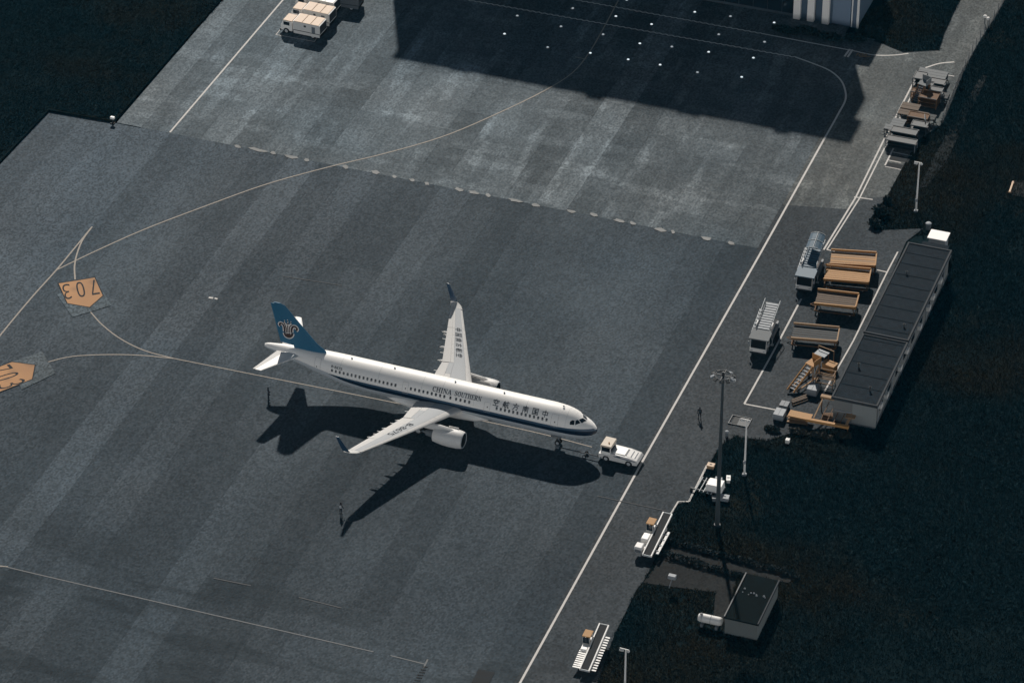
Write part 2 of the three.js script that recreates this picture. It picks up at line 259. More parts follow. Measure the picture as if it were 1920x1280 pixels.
// weathered repair patches along the joint between concrete and asphalt
for (const [u, v, w] of [[445, 275, 16], [482, 281, 44], [512, 287, 14], [545, 294, 30], [575, 300, 12], [647, 313, 14], [704, 323, 22], [740, 331, 10], [773, 338, 14], [800, 344, 10], [860, 355, 20], [888, 361, 28], [915, 366, 10], [966, 376, 30], [1005, 385, 20], [1070, 396, 20], [1113, 403, 18], [1160, 414, 22], [1186, 419, 14], [1238, 431, 26], [1262, 435, 8], [1325, 447, 26], [1371, 456, 18]]) {
  const n = 9, pts = []; for (let i = 0; i < n; i++) { const a = i / n * 2 * Math.PI, k = rr(0.55, 1.1); pts.push([u + Math.cos(a) * w / 2 * k, v + Math.cos(a) * w * 0.1 * k - Math.sin(a) * rr(2, 4.2)]); }
  struct('pavement_patch', sheet(px(pts), up()), P.patch);
}
const font = await new FontLoader().loadAsync('fonts/droid/droid_sans_regular.typeface.json');
const bold = await new FontLoader().loadAsync('fonts/droid/droid_sans_bold.typeface.json');
const serif = await new FontLoader().loadAsync('fonts/droid/droid_serif_bold.typeface.json');
function textGeo(s, f, size) { const g = new THREE.ShapeGeometry(f.generateShapes(s, size), 5); g.computeBoundingBox(); const b = g.boundingBox; return { g, w: b.max.x - b.min.x, h: b.max.y - b.min.y, x: b.min.x, y: b.min.y }; }
function groundText(name, s, f, o, ex, ey, y, m, fat = 0) { // o: baseline start, ex: vector over the whole width, ey: over the height
  const t = textGeo(s, f, 1), p = t.g.attributes.position;
  for (let i = 0; i < p.count; i++) { const a = (p.getX(i) - t.x) / t.w, b = (p.getY(i) - t.y) / t.h, q = o.clone().addScaledVector(ex, a).addScaledVector(ey, b); p.setXYZ(i, q.x, y, q.z); }
  t.g.computeVertexNormals(); return struct(name, t.g, m);
}
const slabMat = new THREE.MeshPhysicalMaterial({ color: lin(1.7, 1.75, 1.7), map: asphaltMap, roughness: 0.86, specularColor: lin(0.8, 0.95, 1) });
function standMark(toW, slabPts) { // pentagon stand number painted on the apron, in its own flat frame
  struct('marking_slab', sheet(slabPts, up()), slabMat);
  const y = up() + 0.003, c = STAND.pent.reduce((p, q) => [p[0] + q[0] / 5, p[1] + q[1] / 5], [0, 0]), big = k => STAND.pent.map(q => toW([c[0] + (q[0] - c[0]) * k, c[1] + (q[1] - c[1]) * k]));
  struct('stand_number_border', sheet(big(1.03), y), P.black); struct('stand_number_panel', sheet(big(0.975), y + 0.004), P.sign);
  const o = toW(STAND.text[0]); groundText('stand_number', '7 0 3', font, o, toW(STAND.text[1]).sub(o), toW(STAND.text[2]).sub(o), y + 0.008, P.black, 0.055);
}
const STAND = (() => {
  const w = px([[108.3, 531.6], [177.2, 520.4], [192.7, 554.7], [167.4, 576.7], [125.2, 569.3]]), t = px([[180, 524], [114.5, 534.5], [187, 552]]);
  const m = mid2(w[0], w[1]), f = mid2(w[2], w[4]).sub(m).setY(0).normalize(), rt = V(-f.z, 0, f.x), loc = p => { const d = p.clone().sub(m); return [d.dot(rt), d.dot(f)]; };
  return { pent: w.map(loc), text: t.map(loc), m, f };
})();
function mid2(a, b) { return a.clone().add(b).multiplyScalar(0.5); }
const frame = (m, f) => { const rt = V(-f.z, 0, f.x); return q => m.clone().addScaledVector(rt, q[0]).addScaledVector(f, q[1]); };
standMark(frame(STAND.m, STAND.f), px([[105, 551], [135, 595], [208, 573], [194, 549]]));
{
  const c2 = G(24, 680.7), e2 = G(57.7, 709.4), [c1, e1] = [STAND.pent[2], STAND.pent[4]];
  const a1 = Math.atan2(e1[1] - c1[1], e1[0] - c1[0]), d2 = e2.clone().sub(c2), want = Math.atan2(d2.z, d2.x);
  // choose the heading that turns the first mark's far edge onto the second's
  let best = null; for (let k = 0; k < 720; k++) { const h = k / 720 * 2 * Math.PI, f = V(Math.cos(h), 0, Math.sin(h)), T = frame(V(0, 0, 0), f), d = T(e1).sub(T(c1)), err = Math.abs(Math.atan2(Math.sin(Math.atan2(d.z, d.x) - want), Math.cos(Math.atan2(d.z, d.x) - want))); if (!best || err < best[0]) best = [err, f]; }
  const f = best[1], T0 = frame(V(0, 0, 0), f), m = mid2(c2, e2).sub(mid2(T0(c1), T0(e1)));
  standMark(frame(m, f), px([[16, 681], [78, 659], [103, 700], [40, 731]]));
}
groundText('road_number', '100', bold, G(1602, 104.5), G(1622, 107).sub(G(1602, 104.5)), G(1608, 99).sub(G(1602, 104.5)), up(), P.ochre);
line('road_number_bar', [[1612, 107], [1633, 106]], 0.2, P.ochre);

// ---------------------------------------------------------------- grass
function tuftGeo() {
  const pos = []; for (let k = 0; k < 5; k++) { const a = rr(0, 6.28), l = rr(0.16, 0.34), h = rr(0.12, 0.30), w = 0.05, c = Math.cos(a), s = Math.sin(a), ox = rr(-0.12, 0.12), oz = rr(-0.12, 0.12); pos.push(ox - s * w, 0, oz + c * w, ox + s * w, 0, oz - c * w, ox + c * l * 0.6, h, oz + s * l * 0.6); }
  const g = new THREE.BufferGeometry(); g.setAttribute('position', new THREE.Float32BufferAttribute(pos, 3)); g.computeVertexNormals(); return g;
}
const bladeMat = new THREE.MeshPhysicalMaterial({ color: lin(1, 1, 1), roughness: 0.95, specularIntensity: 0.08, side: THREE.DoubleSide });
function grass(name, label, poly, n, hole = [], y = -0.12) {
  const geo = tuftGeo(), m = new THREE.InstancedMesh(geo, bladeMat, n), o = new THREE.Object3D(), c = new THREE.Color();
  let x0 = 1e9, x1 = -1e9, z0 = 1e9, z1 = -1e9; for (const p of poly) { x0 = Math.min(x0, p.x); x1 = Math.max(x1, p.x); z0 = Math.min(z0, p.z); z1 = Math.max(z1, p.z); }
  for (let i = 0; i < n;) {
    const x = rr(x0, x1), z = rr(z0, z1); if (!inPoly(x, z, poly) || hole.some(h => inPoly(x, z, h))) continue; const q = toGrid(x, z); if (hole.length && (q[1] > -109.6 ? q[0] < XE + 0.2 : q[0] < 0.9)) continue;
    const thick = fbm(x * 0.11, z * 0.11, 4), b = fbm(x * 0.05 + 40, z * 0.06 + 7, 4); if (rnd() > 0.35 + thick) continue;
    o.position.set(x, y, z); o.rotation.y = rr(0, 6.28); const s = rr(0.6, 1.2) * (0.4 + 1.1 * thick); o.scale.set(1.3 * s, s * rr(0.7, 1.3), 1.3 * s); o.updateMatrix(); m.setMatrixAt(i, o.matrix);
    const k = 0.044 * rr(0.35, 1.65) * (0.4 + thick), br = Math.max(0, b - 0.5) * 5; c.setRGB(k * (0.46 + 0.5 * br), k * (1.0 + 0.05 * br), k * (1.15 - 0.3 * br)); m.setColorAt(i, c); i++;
  }
  m.name = numbered(name); tag(m, label, 'grass'); m.userData.kind = 'stuff'; scene.add(m);
}
const hutFoot = [[1572, 752], [1606, 800], [1645, 803], [1790, 490], [1770, 440], [1695, 440]];
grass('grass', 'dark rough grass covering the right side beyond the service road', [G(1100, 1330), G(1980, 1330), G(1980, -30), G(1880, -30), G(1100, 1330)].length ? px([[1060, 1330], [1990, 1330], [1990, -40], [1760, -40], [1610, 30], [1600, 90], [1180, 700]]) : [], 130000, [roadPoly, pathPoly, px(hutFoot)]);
const bankPoly = px([[-80, 394], [-6, 311], [91, 209], [213, 230], [416, -2], [446, -44], [-80, -44]]);
struct('grass_bank', sheet(bankPoly, 0.32, 0.5), turf);
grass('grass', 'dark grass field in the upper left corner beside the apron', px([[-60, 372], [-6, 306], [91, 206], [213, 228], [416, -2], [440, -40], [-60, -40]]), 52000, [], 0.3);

// ---------------------------------------------------------------- terminal hall at the top edge
function leafGeo(w, h, d, n, leaf = 0.28) {
  const pos = [], nr = []; for (let i = 0; i < n; i++) {
    const u = rr(-1, 1), a = rr(0, 6.28), q = Math.sqrt(1 - u * u), rad = Math.pow(rnd(), 0.33) * (0.75 + 0.35 * vn(a * 1.6 + w, u * 2 + h)), x = Math.cos(a) * q * rad * w / 2, y = h / 2 + u * rad * h / 2, z = Math.sin(a) * q * rad * d / 2;
    const e = new THREE.Euler(rr(0, 6.28), rr(0, 6.28), rr(0, 6.28)), A = V(leaf, 0, 0).applyEuler(e), B = V(0, leaf * 0.55, 0).applyEuler(e);
    const c = V(x, Math.max(0.02, y), z); for (const [s, t] of [[-1, 0], [0, -1], [1, 0], [-1, 0], [1, 0], [0, 1]]) { const p = c.clone().addScaledVector(A, s).addScaledVector(B, t); pos.push(p.x, p.y, p.z); }
  }
  const g = new THREE.BufferGeometry(); g.setAttribute('position', new THREE.Float32BufferAttribute(pos, 3)); g.computeVertexNormals(); return g;
}
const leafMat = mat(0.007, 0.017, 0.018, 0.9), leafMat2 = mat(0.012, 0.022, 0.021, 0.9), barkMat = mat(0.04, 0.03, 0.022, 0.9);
function shrub(label, pos, w, h, d, n, turn = 0, m = leafMat, group) {
  const t = thing('shrub', label, 'shrub', pos, turn, group); part(t, 'foliage', leafGeo(w, h, d, n), m);
  part(t, 'stem', [0, 1, 2].map(i => rod(V(0, -0.1, 0), V(rr(-w, w) * 0.2, h * 0.6, rr(-d, d) * 0.2), 0.05, 0.02, 5)), barkMat); return t;
}
{
  const W0 = -74.2, W1 = -7.0, ZF = -110.9, H = 25.0, D = 5;
  const t = thing('terminal_hall', 'large terminal hall with white columns and blue panels at the top edge', 'building', V(-40, 0, -112), PHI);
  const L = (x, y, z) => V(x + 40, y, z + 112);
  const zf = ZF;
  part(t, 'wall', [box(W1 - W0, H, D, ...L((W0 + W1) / 2, H / 2, zf - D / 2).toArray(), 0)], mat(0.05, 0.062, 0.075, 0.35));
  part(t, 'roof', [box(W1 - W0 + 1.2, 0.5, D + 1.2, ...L((W0 + W1) / 2, H + 0.25, zf - D / 2).toArray(), 0.05)], M.grey);
  for (const [x, w, h] of [[-72, 5, 0.6], [-65, 3, 1.1], [-58.5, 4, 0.5], [-52, 6, 0.9], [-44.6, 2.4, 1.5], [-38, 5, 0.7], [-30.5, 3.4, 1.2], [-24, 4, 0.5], [-17, 2.2, 1.4], [-11.5, 3.6, 0.8]]) part(t, 'roof_unit', box(w, h, 2.4, ...L(x, H + 0.5 + h / 2, zf - 1.6).toArray(), 0.05), M.grey);
  for (let x = W0 + 1; x < W1; x += 3.1) part(t, 'rail_post', rod(L(x, H + 0.5, zf + 0.4), L(x, H + 1.5, zf + 0.4), 0.06), M.grey); part(t, 'roof_rail', bar(L(W0 + 1, H + 1.5, zf + 0.4), L(W1 - 1, H + 1.5, zf + 0.4), 0.09), M.grey);
  const glz = mat(0.10, 0.145, 0.20, 0.3);
  for (let x = W0 + 0.6, k = 0; x < -11; x += 2.2, k++) if (x > -26) part(t, 'glass_panel', box(2.1, 7.5, 0.06, ...L(x + 1.1, 4.2, zf + 0.03).toArray(), 0), M.glass);
  for (const x of [-9.55, -7.45, -5.2]) part(t, 'column', box(1.05, x > -6 ? 19.5 : 24, 0.7, ...L(x, x > -6 ? 9.75 : 12, zf + 0.42).toArray(), 0.06), M.paint);
  part(t, 'end_bay', box(2.3, 20, 5, ...L(-5.83, 10, zf - 2.52).toArray(), 0), M.midgrey);
  for (const x of [-8.5, -6.32]) part(t, 'wall_panel', box(1.04, 19, 0.12, ...L(x, 9.5, zf + 0.09).toArray(), 0.02), glz);
  const a = part(t, 'annex', box(4.2, 8, 14, ...L(-2.55, 4, zf - 7.3 + 0.5).toArray(), 0), glz);
  part(a, 'wall_panel', box(2.7, 7.4, 0.1, ...L(-2.9, 3.9, zf + 0.27).toArray(), 0.02), mat(0.19, 0.25, 0.33, 0.35));
  part(a, 'downpipe', box(0.16, 7.6, 0.16, ...L(-1.3, 3.9, zf + 0.32).toArray(), 0.02), M.paint);
  part(a, 'wall_panel', box(0.9, 7.2, 0.08, ...L(-0.93, 3.7, zf + 0.25).toArray(), 0.02), mat(0.12, 0.16, 0.22, 0.35));
  part(a, 'corner_trim', box(0.3, 8.0, 0.3, ...L(-0.45, 4.0, zf + 0.2).toArray(), 0.02), M.paint);
  part(a, 'annex_roof', box(4.5, 0.25, 14.4, ...L(-2.5, 8.13, zf - 6.8).toArray(), 0.03), M.grey);
}
[[1470, 60, 4.2, 1.2, 'clipped dark shrub at the foot of the leftmost white column'], [1513, 62, 4.0, 1.3, 'dark shrub below the middle white column'], [1556, 74, 4.4, 1.3, 'dark shrub beside the rightmost white column and the blue wall'], [1604, 75, 3.6, 1.1, 'dark shrub before the right corner of the blue wall'], [1640, 66, 3.4, 1.6, 'dark shrub beyond the right corner of the terminal wall']].forEach(([u, v, w, h, l]) => shrub(l, G(u, v).setY(-0.1), w, h, 1.6, 420));
// flush lamps in the shaded apron
{
  const lens = new THREE.MeshStandardMaterial({ color: lin(0.6, 0.62, 0.62), emissive: lin(0.75, 0.85, 0.88), emissiveIntensity: 0.8, roughness: 0.4 });
  const dim = lens.clone(); dim.emissiveIntensity = 0.28;
  const proto = [lens, dim].map(m => { const o = new THREE.Group(); part(o, 'collar', new THREE.CylinderGeometry(0.24, 0.30, 0.07, 14).translate(0, 0.035, 0), M.midgrey); part(o, 'lens', new THREE.SphereGeometry(0.19, 12, 6, 0, Math.PI * 2, 0, Math.PI / 2).scale(1, 0.55, 1).translate(0, 0.07, 0), m); return o; });
  for (const [u, v, d] of [[946, 64], [970, 30, 1], [1052, 50, 1], [1074, 16, 1], [1107, 100], [1131, 65, 1], [1155, 31], [1178, 112], [1200, 82], [1222, 46], [1238, 122], [1260, 88, 1], [1303, 23], [1308, 136, 1], [1329, 98], [1348, 65, 1], [1370, 31, 1], [1391, 145], [1413, 109], [1434, 79, 1], [1452, 43], [1175, 0], [1392, 0], [1027, 89, 1]]) {
    const o = proto[d ? 1 : 0].clone(); o.name = numbered('apron_lamp'); o.position.copy(G(u, v)); scene.add(o);
    tag(o, d ? 'faint flush lamp in the shaded apron before the terminal' : 'bright white flush lamp in the shaded apron before the terminal', 'lamp', d ? 'faint flush lamps in the shaded apron' : 'bright flush lamps in the shaded apron');
  }
}
// ---------------------------------------------------------------- airliner (s = metres behind the nose)
const OX = 20;
const air = thing('airliner', 'white twin-engine airliner with blue tail and dark side stripe', 'airplane', V(-OX, 0, 0));
const S = (s, y, z) => V(OX - s, y, z);
{
  const T = [[0, 3.43, 3.37, .02], [.1, 3.72, 3.1, .3], [.3, 3.95, 2.88, .55], [.8, 4.34, 2.52, .95], [1.4, 4.66, 2.26, 1.26], [1.9, 4.9, 2.1, 1.43], [2.4, 5.2, 2.0, 1.57], [2.9, 5.45, 1.92, 1.69], [3.6, 5.67, 1.84, 1.81], [4.6, 5.83, 1.79, 1.91], [6, 5.9, 1.76, 1.965], [7.5, 5.9, 1.76, 1.975], [28.5, 5.9, 1.76, 1.975], [31, 5.9, 1.85, 1.95], [33, 5.9, 2.1, 1.88], [36, 5.88, 2.72, 1.64], [39, 5.8, 3.45, 1.22], [41.5, 5.66, 4.05, .82], [43.3, 5.48, 4.48, .5], [44.2, 5.35, 4.68, .34], [44.5, 5.22, 4.8, .2]];
  const n = T.length, xs = T.map(r => r[0]);
  function slopes(k) {
    const h = [], d = [], m = new Array(n).fill(0); for (let i = 0; i < n - 1; i++) { h.push(xs[i + 1] - xs[i]); d.push((T[i + 1][k] - T[i][k]) / h[i]); }
    m[0] = d[0]; m[n - 1] = d[n - 2]; for (let i = 1; i < n - 1; i++) if (d[i - 1] * d[i] > 0) { const a = 2 * h[i] + h[i - 1], b = h[i] + 2 * h[i - 1]; m[i] = (a + b) / (a / d[i - 1] + b / d[i]); }
    return m;
  }
  const ms = [0, slopes(1), slopes(2), slopes(3)];
  const ev = (s, k) => { s = Math.min(44.5, Math.max(0, s)); let i = 0; while (i < n - 2 && xs[i + 1] < s) i++; const h = xs[i + 1] - xs[i], t = (s - xs[i]) / h, t2 = t * t, t3 = t2 * t; return (2 * t3 - 3 * t2 + 1) * T[i][k] + (t3 - 2 * t2 + t) * h * ms[k][i] + (-2 * t3 + 3 * t2) * T[i + 1][k] + (t3 - t2) * h * ms[k][i + 1]; };
  const raw = (s, a) => { const tp = ev(s, 1), bt = ev(s, 2), hw = ev(s, 3); return S(s, (tp + bt) / 2 + (tp - bt) / 2 * Math.cos(a), hw * Math.sin(a)); };
  const nrm = (s, a) => { const e = 0.02, A = raw(s, a + e).sub(raw(s, a - e)), B = raw(Math.min(44.5, s + e), a).sub(raw(Math.max(0, s - e), a)); return A.cross(B).normalize(); };
  const chk = nrm(15, Math.PI / 2); const sg = chk.z > 0 ? 1 : -1;
  const hull = (s, a, off = 0) => raw(s, a).addScaledVector(nrm(s, a), off * sg);
  const angAt = (s, y) => { const tp = ev(s, 1), bt = ev(s, 2), c = (y - (tp + bt) / 2) / ((tp - bt) / 2); return Math.acos(Math.max(-1, Math.min(1, c))); };
  const stations = []; for (let s = 0; s < 3; s += 0.1) stations.push(Math.pow(s / 3, 1.5) * 3); for (let s = 3; s < 8; s += 0.25) stations.push(s); for (let s = 8; s < 28.5; s += 0.5) stations.push(s); for (let s = 28.5; s < 44.5; s += 0.3) stations.push(s); stations.push(44.5);
  function band(a0, a1, m, s0 = 0, s1 = 44.5) { // surface patch between two angle functions
    const st = stations.filter(s => s >= s0 && s <= s1), pos = [], nor = [], idx = [];
    st.forEach((s, i) => { for (let j = 0; j <= m; j++) { const a = a0(s) + (a1(s) - a0(s)) * j / m, p = hull(s, a), q = nrm(s, a).multiplyScalar(sg); pos.push(p.x, p.y, p.z); nor.push(q.x, q.y, q.z); if (i && j) { const k = i * (m + 1) + j, l = k - m - 1; idx.push(l - 1, k - 1, k, l - 1, k, l); } } });
    const g = new THREE.BufferGeometry(); g.setAttribute('position', new THREE.Float32BufferAttribute(pos, 3)); g.setAttribute('normal', new THREE.Float32BufferAttribute(nor, 3)); g.setIndex(idx); return g;
  }
  const itp = (tab, s) => { let i = 0; while (i < tab.length - 2 && tab[i + 1][0] < s) i++; const t = Math.min(1, Math.max(0, (s - tab[i][0]) / (tab[i + 1][0] - tab[i][0]))); return tab[i][1] + (tab[i + 1][1] - tab[i][1]) * t; };
  const topY = [[0, 3.62], [.4, 3.92], [1.1, 4.02], [2.4, 4.08], [5, 4.12], [30, 4.12], [35, 4.14], [44.5, 4.14]], midY = [[0, 3.5], [.3, 3.68], [1, 3.76], [3, 3.8], [30, 3.82], [33, 3.95], [35.2, 4.13], [44.5, 4.13]], lowY = [[0, 3.3], [.1, 3.1], [.6, 2.98], [1.5, 3.06], [4, 3.26], [7, 3.3], [29.8, 3.3], [31.2, 3.42], [33, 3.6], [35.3, 4.12], [44.5, 4.12]];
  const END = 35.2;
  const aT = s => s > END ? Math.PI / 2 : angAt(s, itp(topY, s)), aM = s => s > END ? Math.PI / 2 : angAt(s, itp(midY, s)), aL = s => s > END ? Math.PI / 2 : angAt(s, itp(lowY, s));
  part(air, 'fuselage', [band(s => -aT(s), aT, 48)], M.paint);
  const fus = air.children[0];
  for (const k of [1, -1]) {
    const st = part(air, 'side_stripe', band(s => k * aM(s), s => k * aL(s), 5, 0, END), M.navy); part(st, 'stripe_edge', band(s => k * aT(s), s => k * aM(s), 3, 0, END), M.slate);
  }
  part(air, 'belly', [band(s => aL(s), s => 2 * Math.PI - aL(s), 22)], M.belly);
  part(air, 'tail_cone_exhaust', rod(S(44.4, 5.0, 0), S(44.62, 5.02, 0), 0.2, 0.13, 12), M.midgrey);
  function joint(s) { const pos = [], idx = []; for (let j = 0; j <= 40; j++) { const a = -1.35 + 2.7 * j / 40; for (const e of [-0.018, 0.018]) { const p = hull(s + e, a, 0.006); pos.push(p.x, p.y, p.z); } if (j) { const k = 2 * j; idx.push(k - 2, k - 1, k, k - 1, k + 1, k); } } const g = new THREE.BufferGeometry(); g.setAttribute('position', new THREE.Float32BufferAttribute(pos, 3)); g.setIndex(idx); g.computeVertexNormals(); return g; }
  const tess = new TessellateModifier(0.14, 5);
  function decal(shapes, map, off) { // flat shapes laid on the hull
    let g = new THREE.ShapeGeometry(shapes, 4).toNonIndexed(); g.deleteAttribute('uv'); g.deleteAttribute('normal'); g = tess.modify(g);
    const p = g.attributes.position; for (let i = 0; i < p.count; i++) { const [s, a] = map(p.getX(i), p.getY(i)), q = hull(s, a, off); p.setXYZ(i, q.x, q.y, q.z); }
    g.computeVertexNormals(); return g;
  }
  const rrect = (w, h, r) => { const s = new THREE.Shape(); s.moveTo(-w / 2 + r, -h / 2); s.lineTo(w / 2 - r, -h / 2); s.quadraticCurveTo(w / 2, -h / 2, w / 2, -h / 2 + r); s.lineTo(w / 2, h / 2 - r); s.quadraticCurveTo(w / 2, h / 2, w / 2 - r, h / 2); s.lineTo(-w / 2 + r, h / 2); s.quadraticCurveTo(-w / 2, h / 2, -w / 2, h / 2 - r); s.lineTo(-w / 2, -h / 2 + r); s.quadraticCurveTo(-w / 2, -h / 2, -w / 2 + r, -h / 2); return s; };
  const R = 2.02, at = (s0, y0) => { const a0 = angAt(s0, y0); return (x, y) => [s0 - x, a0 - y / R]; };
  // cabin windows on the right-hand side
  const spots = []; const row = (a, b, k) => { for (let i = 0; i < k; i++) spots.push(a + (b - a) * (k > 1 ? i / (k - 1) : 0)); };
  row(34.62, 26.0, 17); row(23.94, 19.47, 9); row(18.66, 18.66, 1); row(17.9, 16.16, 4); row(12.53, 5.98, 13);
  for (const s of spots) part(air, 'cabin_window', decal([rrect(0.27, 0.40, 0.11)], at(s, 4.7), 0.012), M.glass);
  // doors: seam outlines with a small handle window
  for (const [s0, w, y0, y1] of [[4.98, 0.9, 4.0, 5.42], [13.8, 0.8, 3.95, 5.15], [24.7, 0.8, 3.95, 5.3], [36.7, 0.85, 4.3, 5.6]]) {
    const ym = (y0 + y1) / 2, h = (angAt(s0, y0) - angAt(s0, y1)) * R, o = rrect(w, h, 0.12); o.holes.push(new THREE.Path(rrect(w - 0.07, h - 0.07, 0.09).getPoints(6)));
    const d = part(air, 'door', decal([o], (x, y) => [s0 - x, (angAt(s0, y0) + angAt(s0, y1)) / 2 - y / R], 0.009), M.outline);
    part(d, 'door_window', decal([rrect(0.13, 0.18, 0.05)], (x, y) => [s0 - x + (s0 > 30 ? 0.1 : -0.05), angAt(s0, 4.62) - y / R], 0.01), M.ink);
  }
  for (const s of [3.6, 8.9, 15.6, 19.9, 22.6, 28.4, 33.6]) part(air, 'skin_joint', joint(s), M.joint);
  // windscreen panes, (s, degrees from the crown)
  for (const k of [1, -1]) for (const q of [[[3.06, 62], [3.09, 50], [2.89, 42], [2.62, 38.5], [2.53, 57]], [[2.42, 56], [2.5, 37], [2.28, 28], [1.90, 35.5]], [[2.18, 25], [1.86, 2.5], [1.34, 3.5], [1.76, 33]]]) {
    const sh = new THREE.Shape(q.map(e => new THREE.Vector2(-e[0], e[1] * Math.PI / 180 * 1.5)));
    part(air, 'cockpit_window', decal([sh], (x, y) => [-x, k * y / 1.5], 0.012), M.glass);
  }
  // lettering
  function hullText(name, str, f, size, s0, y0, width) { const t = textGeo(str, f, size), k = width / t.w, m = at(s0, y0); for (const sh of f.generateShapes(str, size)) part(air, name, decal([sh], (x, y) => { const [, a] = m(0, (y - t.y)); return [s0 - (x - t.x) * k, a]; }, 0.008), M.print); }
  hullText('airline_name_letter', 'CHINA', serif, 0.62, 21.15, 4.99, 2.55); hullText('airline_name_letter', 'SOUTHERN', serif, 0.62, 18.2, 5.03, 3.5);
  hullText('registration_letter', 'B-8675', bold, 0.36, 34.8, 5.02, 1.5);
  // characters built from strokes on a 10 x 10 field
  const GLYPH = {
    zhong: [[1.2, 3.2, 8.8, 3.2], [1.2, 7.2, 8.8, 7.2], [1.2, 3.2, 1.2, 7.2], [8.8, 3.2, 8.8, 7.2], [5, 0, 5, 10]],
    guo: [[0.8, 0.4, 0.8, 9.6], [9.2, 0.4, 9.2, 9.6], [0.8, 9.6, 9.2, 9.6], [0.8, 0.5, 9.2, 0.5], [2.5, 7.6, 7.5, 7.6], [2.8, 5, 7.2, 5], [2.3, 2.3, 7.7, 2.3], [5, 2.3, 5, 7.6], [6.3, 3.9, 7, 3.2]],
    nan: [[1, 8.4, 9, 8.4], [5, 10, 5, 6.8], [1.2, 6.8, 8.8, 6.8], [1.2, 0, 1.2, 6.8], [8.8, 0, 8.8, 6.8], [3, 4.6, 7, 4.6], [2.8, 2.9, 7.2, 2.9], [5, 0.4, 5, 4.6], [3.6, 6.2, 4.1, 4.8], [6.4, 6.2, 5.9, 4.8]],
    fang: [[0.6, 7.6, 9.4, 7.6], [5, 10, 5, 7.6], [3.8, 7.6, 3.3, 4], [3.3, 4, 1, 0.2], [3.7, 5, 8, 5], [8, 5, 7.6, 0.8], [7.6, 0.8, 5.8, 0.5]],
    hang: [[1, 1.2, 1.3, 8.2], [4, 0.2, 4, 8.2], [1.2, 8.2, 4, 8.2], [2.4, 10, 1.9, 8.4], [0.2, 4.6, 4.8, 4.6], [2.4, 7, 2.8, 6], [2.4, 3.6, 2.8, 2.4], [5.2, 8, 9.8, 8], [7.3, 10, 7.5, 8.2], [6.2, 5.8, 6.1, 2.6], [6.1, 2.6, 5, 0.2], [6.2, 5.8, 8.3, 5.8], [8.3, 5.8, 8.5, 0.6], [8.5, 0.6, 9.9, 1.3]],
    kong: [[5, 10, 5, 8.6], [0.8, 8.4, 9.2, 8.4], [0.8, 8.4, 0.8, 6.8], [9.2, 8.4, 9.2, 6.8], [3.8, 7.4, 1.6, 5.2], [6, 7.4, 8.4, 5.4], [2, 4.2, 8, 4.2], [5, 4.2, 5, 0.5], [0.8, 0.5, 9.2, 0.5]],
  };
  const order = ['zhong', 'guo', 'nan', 'fang', 'hang', 'kong'];
  const strokes = (k, w) => GLYPH[k].map(([x0, y0, x1, y1]) => { const d = Math.hypot(x1 - x0, y1 - y0), nx = -(y1 - y0) / d * w / 2, ny = (x1 - x0) / d * w / 2, ex = (x1 - x0) / d * w * 0.4, ey = (y1 - y0) / d * w * 0.4; return new THREE.Shape([[x0 - ex + nx, y0 - ey + ny], [x0 - ex - nx, y0 - ey - ny], [x1 + ex - nx, y1 + ey - ny], [x1 + ex + nx, y1 + ey + ny]].map(p => new THREE.Vector2(p[0] / 10 - 0.5, p[1] / 10 - 0.5))); });
  order.forEach((k, i) => { const s0 = 6.3 + i * 1.29; part(air, 'airline_character', strokes(k, 1.15).map((sh, j) => decal([sh], (x, y) => [s0 - x * 0.80, angAt(s0, 5.28) - y * 0.82 / R], 0.007 + j * 0.0012)), M.print); });
  // antennas
  for (const s of [4.2, 12, 18.5, 26.6, 32.4]) part(air, 'antenna', loft([[S(s, 5.85, 0.02), S(s + 0.32, 5.85, 0), S(s, 5.85, -0.02)], [S(s + 0.16, 6.08, 0.01), S(s + 0.3, 6.08, 0), S(s + 0.16, 6.08, -0.01)]]), M.grey);
  part(air, 'belly_fairing', loft([[13.2, .1, 2.2, .1], [14, 1.3, 2.3, .55], [15.5, 1.95, 2.3, .85], [17.5, 2.2, 2.35, 1.0], [21, 2.28, 2.4, 1.05], [24, 2.2, 2.4, 1.0], [26, 1.85, 2.35, .8], [27.6, 1.1, 2.25, .5], [28.6, .1, 2.15, .1]].map(([s, hw, y, hh]) => Array.from({ length: 24 }, (_, i) => { const a = i / 24 * 2 * Math.PI; return S(s, y + hh * Math.cos(a), hw * Math.sin(a)); })), true, true, 1.2), M.paint);

  // ---- lifting surfaces: panels cut from one aerofoil
  function naca(c, t) { c = Math.max(0, Math.min(1, c)); return 5 * t * (0.2969 * Math.sqrt(c) - 0.126 * c - 0.3516 * c * c + 0.2843 * c ** 3 - 0.1015 * c ** 4); }
  function surf(def) { return (t, c, up) => { const [le, te, y, z, th, nx, ny, nz, cam] = def(t), ch = te - le, q = naca(c, th) * ch * up + cam * ch * 4 * c * (1 - c); return S(le + c * ch + nx * q, y + ny * q, z + nz * q); }; }
  function panel(sf, t0, t1, c0, c1, nt = 10, nc = 8) { const rings = []; for (let i = 0; i <= nt; i++) { const t = t0 + (t1 - t0) * i / nt, cs = []; for (let j = 0; j <= nc; j++) { let u = j / nc; if (c0 === 0) u = u * u; cs.push(c0 + (c1 - c0) * u); } const ring = []; for (const c of cs) ring.push(sf(t, c, 1)); for (let j = cs.length - 1; j >= 0; j--) if (!(j === 0 && c0 === 0)) ring.push(sf(t, cs[j], -1)); rings.push(ring); } return loft(rings, true, true, 0.6); }
  const wle = z => 18.45 + 0.505 * (z - 4.65), wte = z => z < 6.4 ? 23.1 : 23.1 + 0.288 * (z - 6.4), wy = z => 3.2 + 0.1 * (z - 2) + 0.0012 * (z - 2) ** 2;
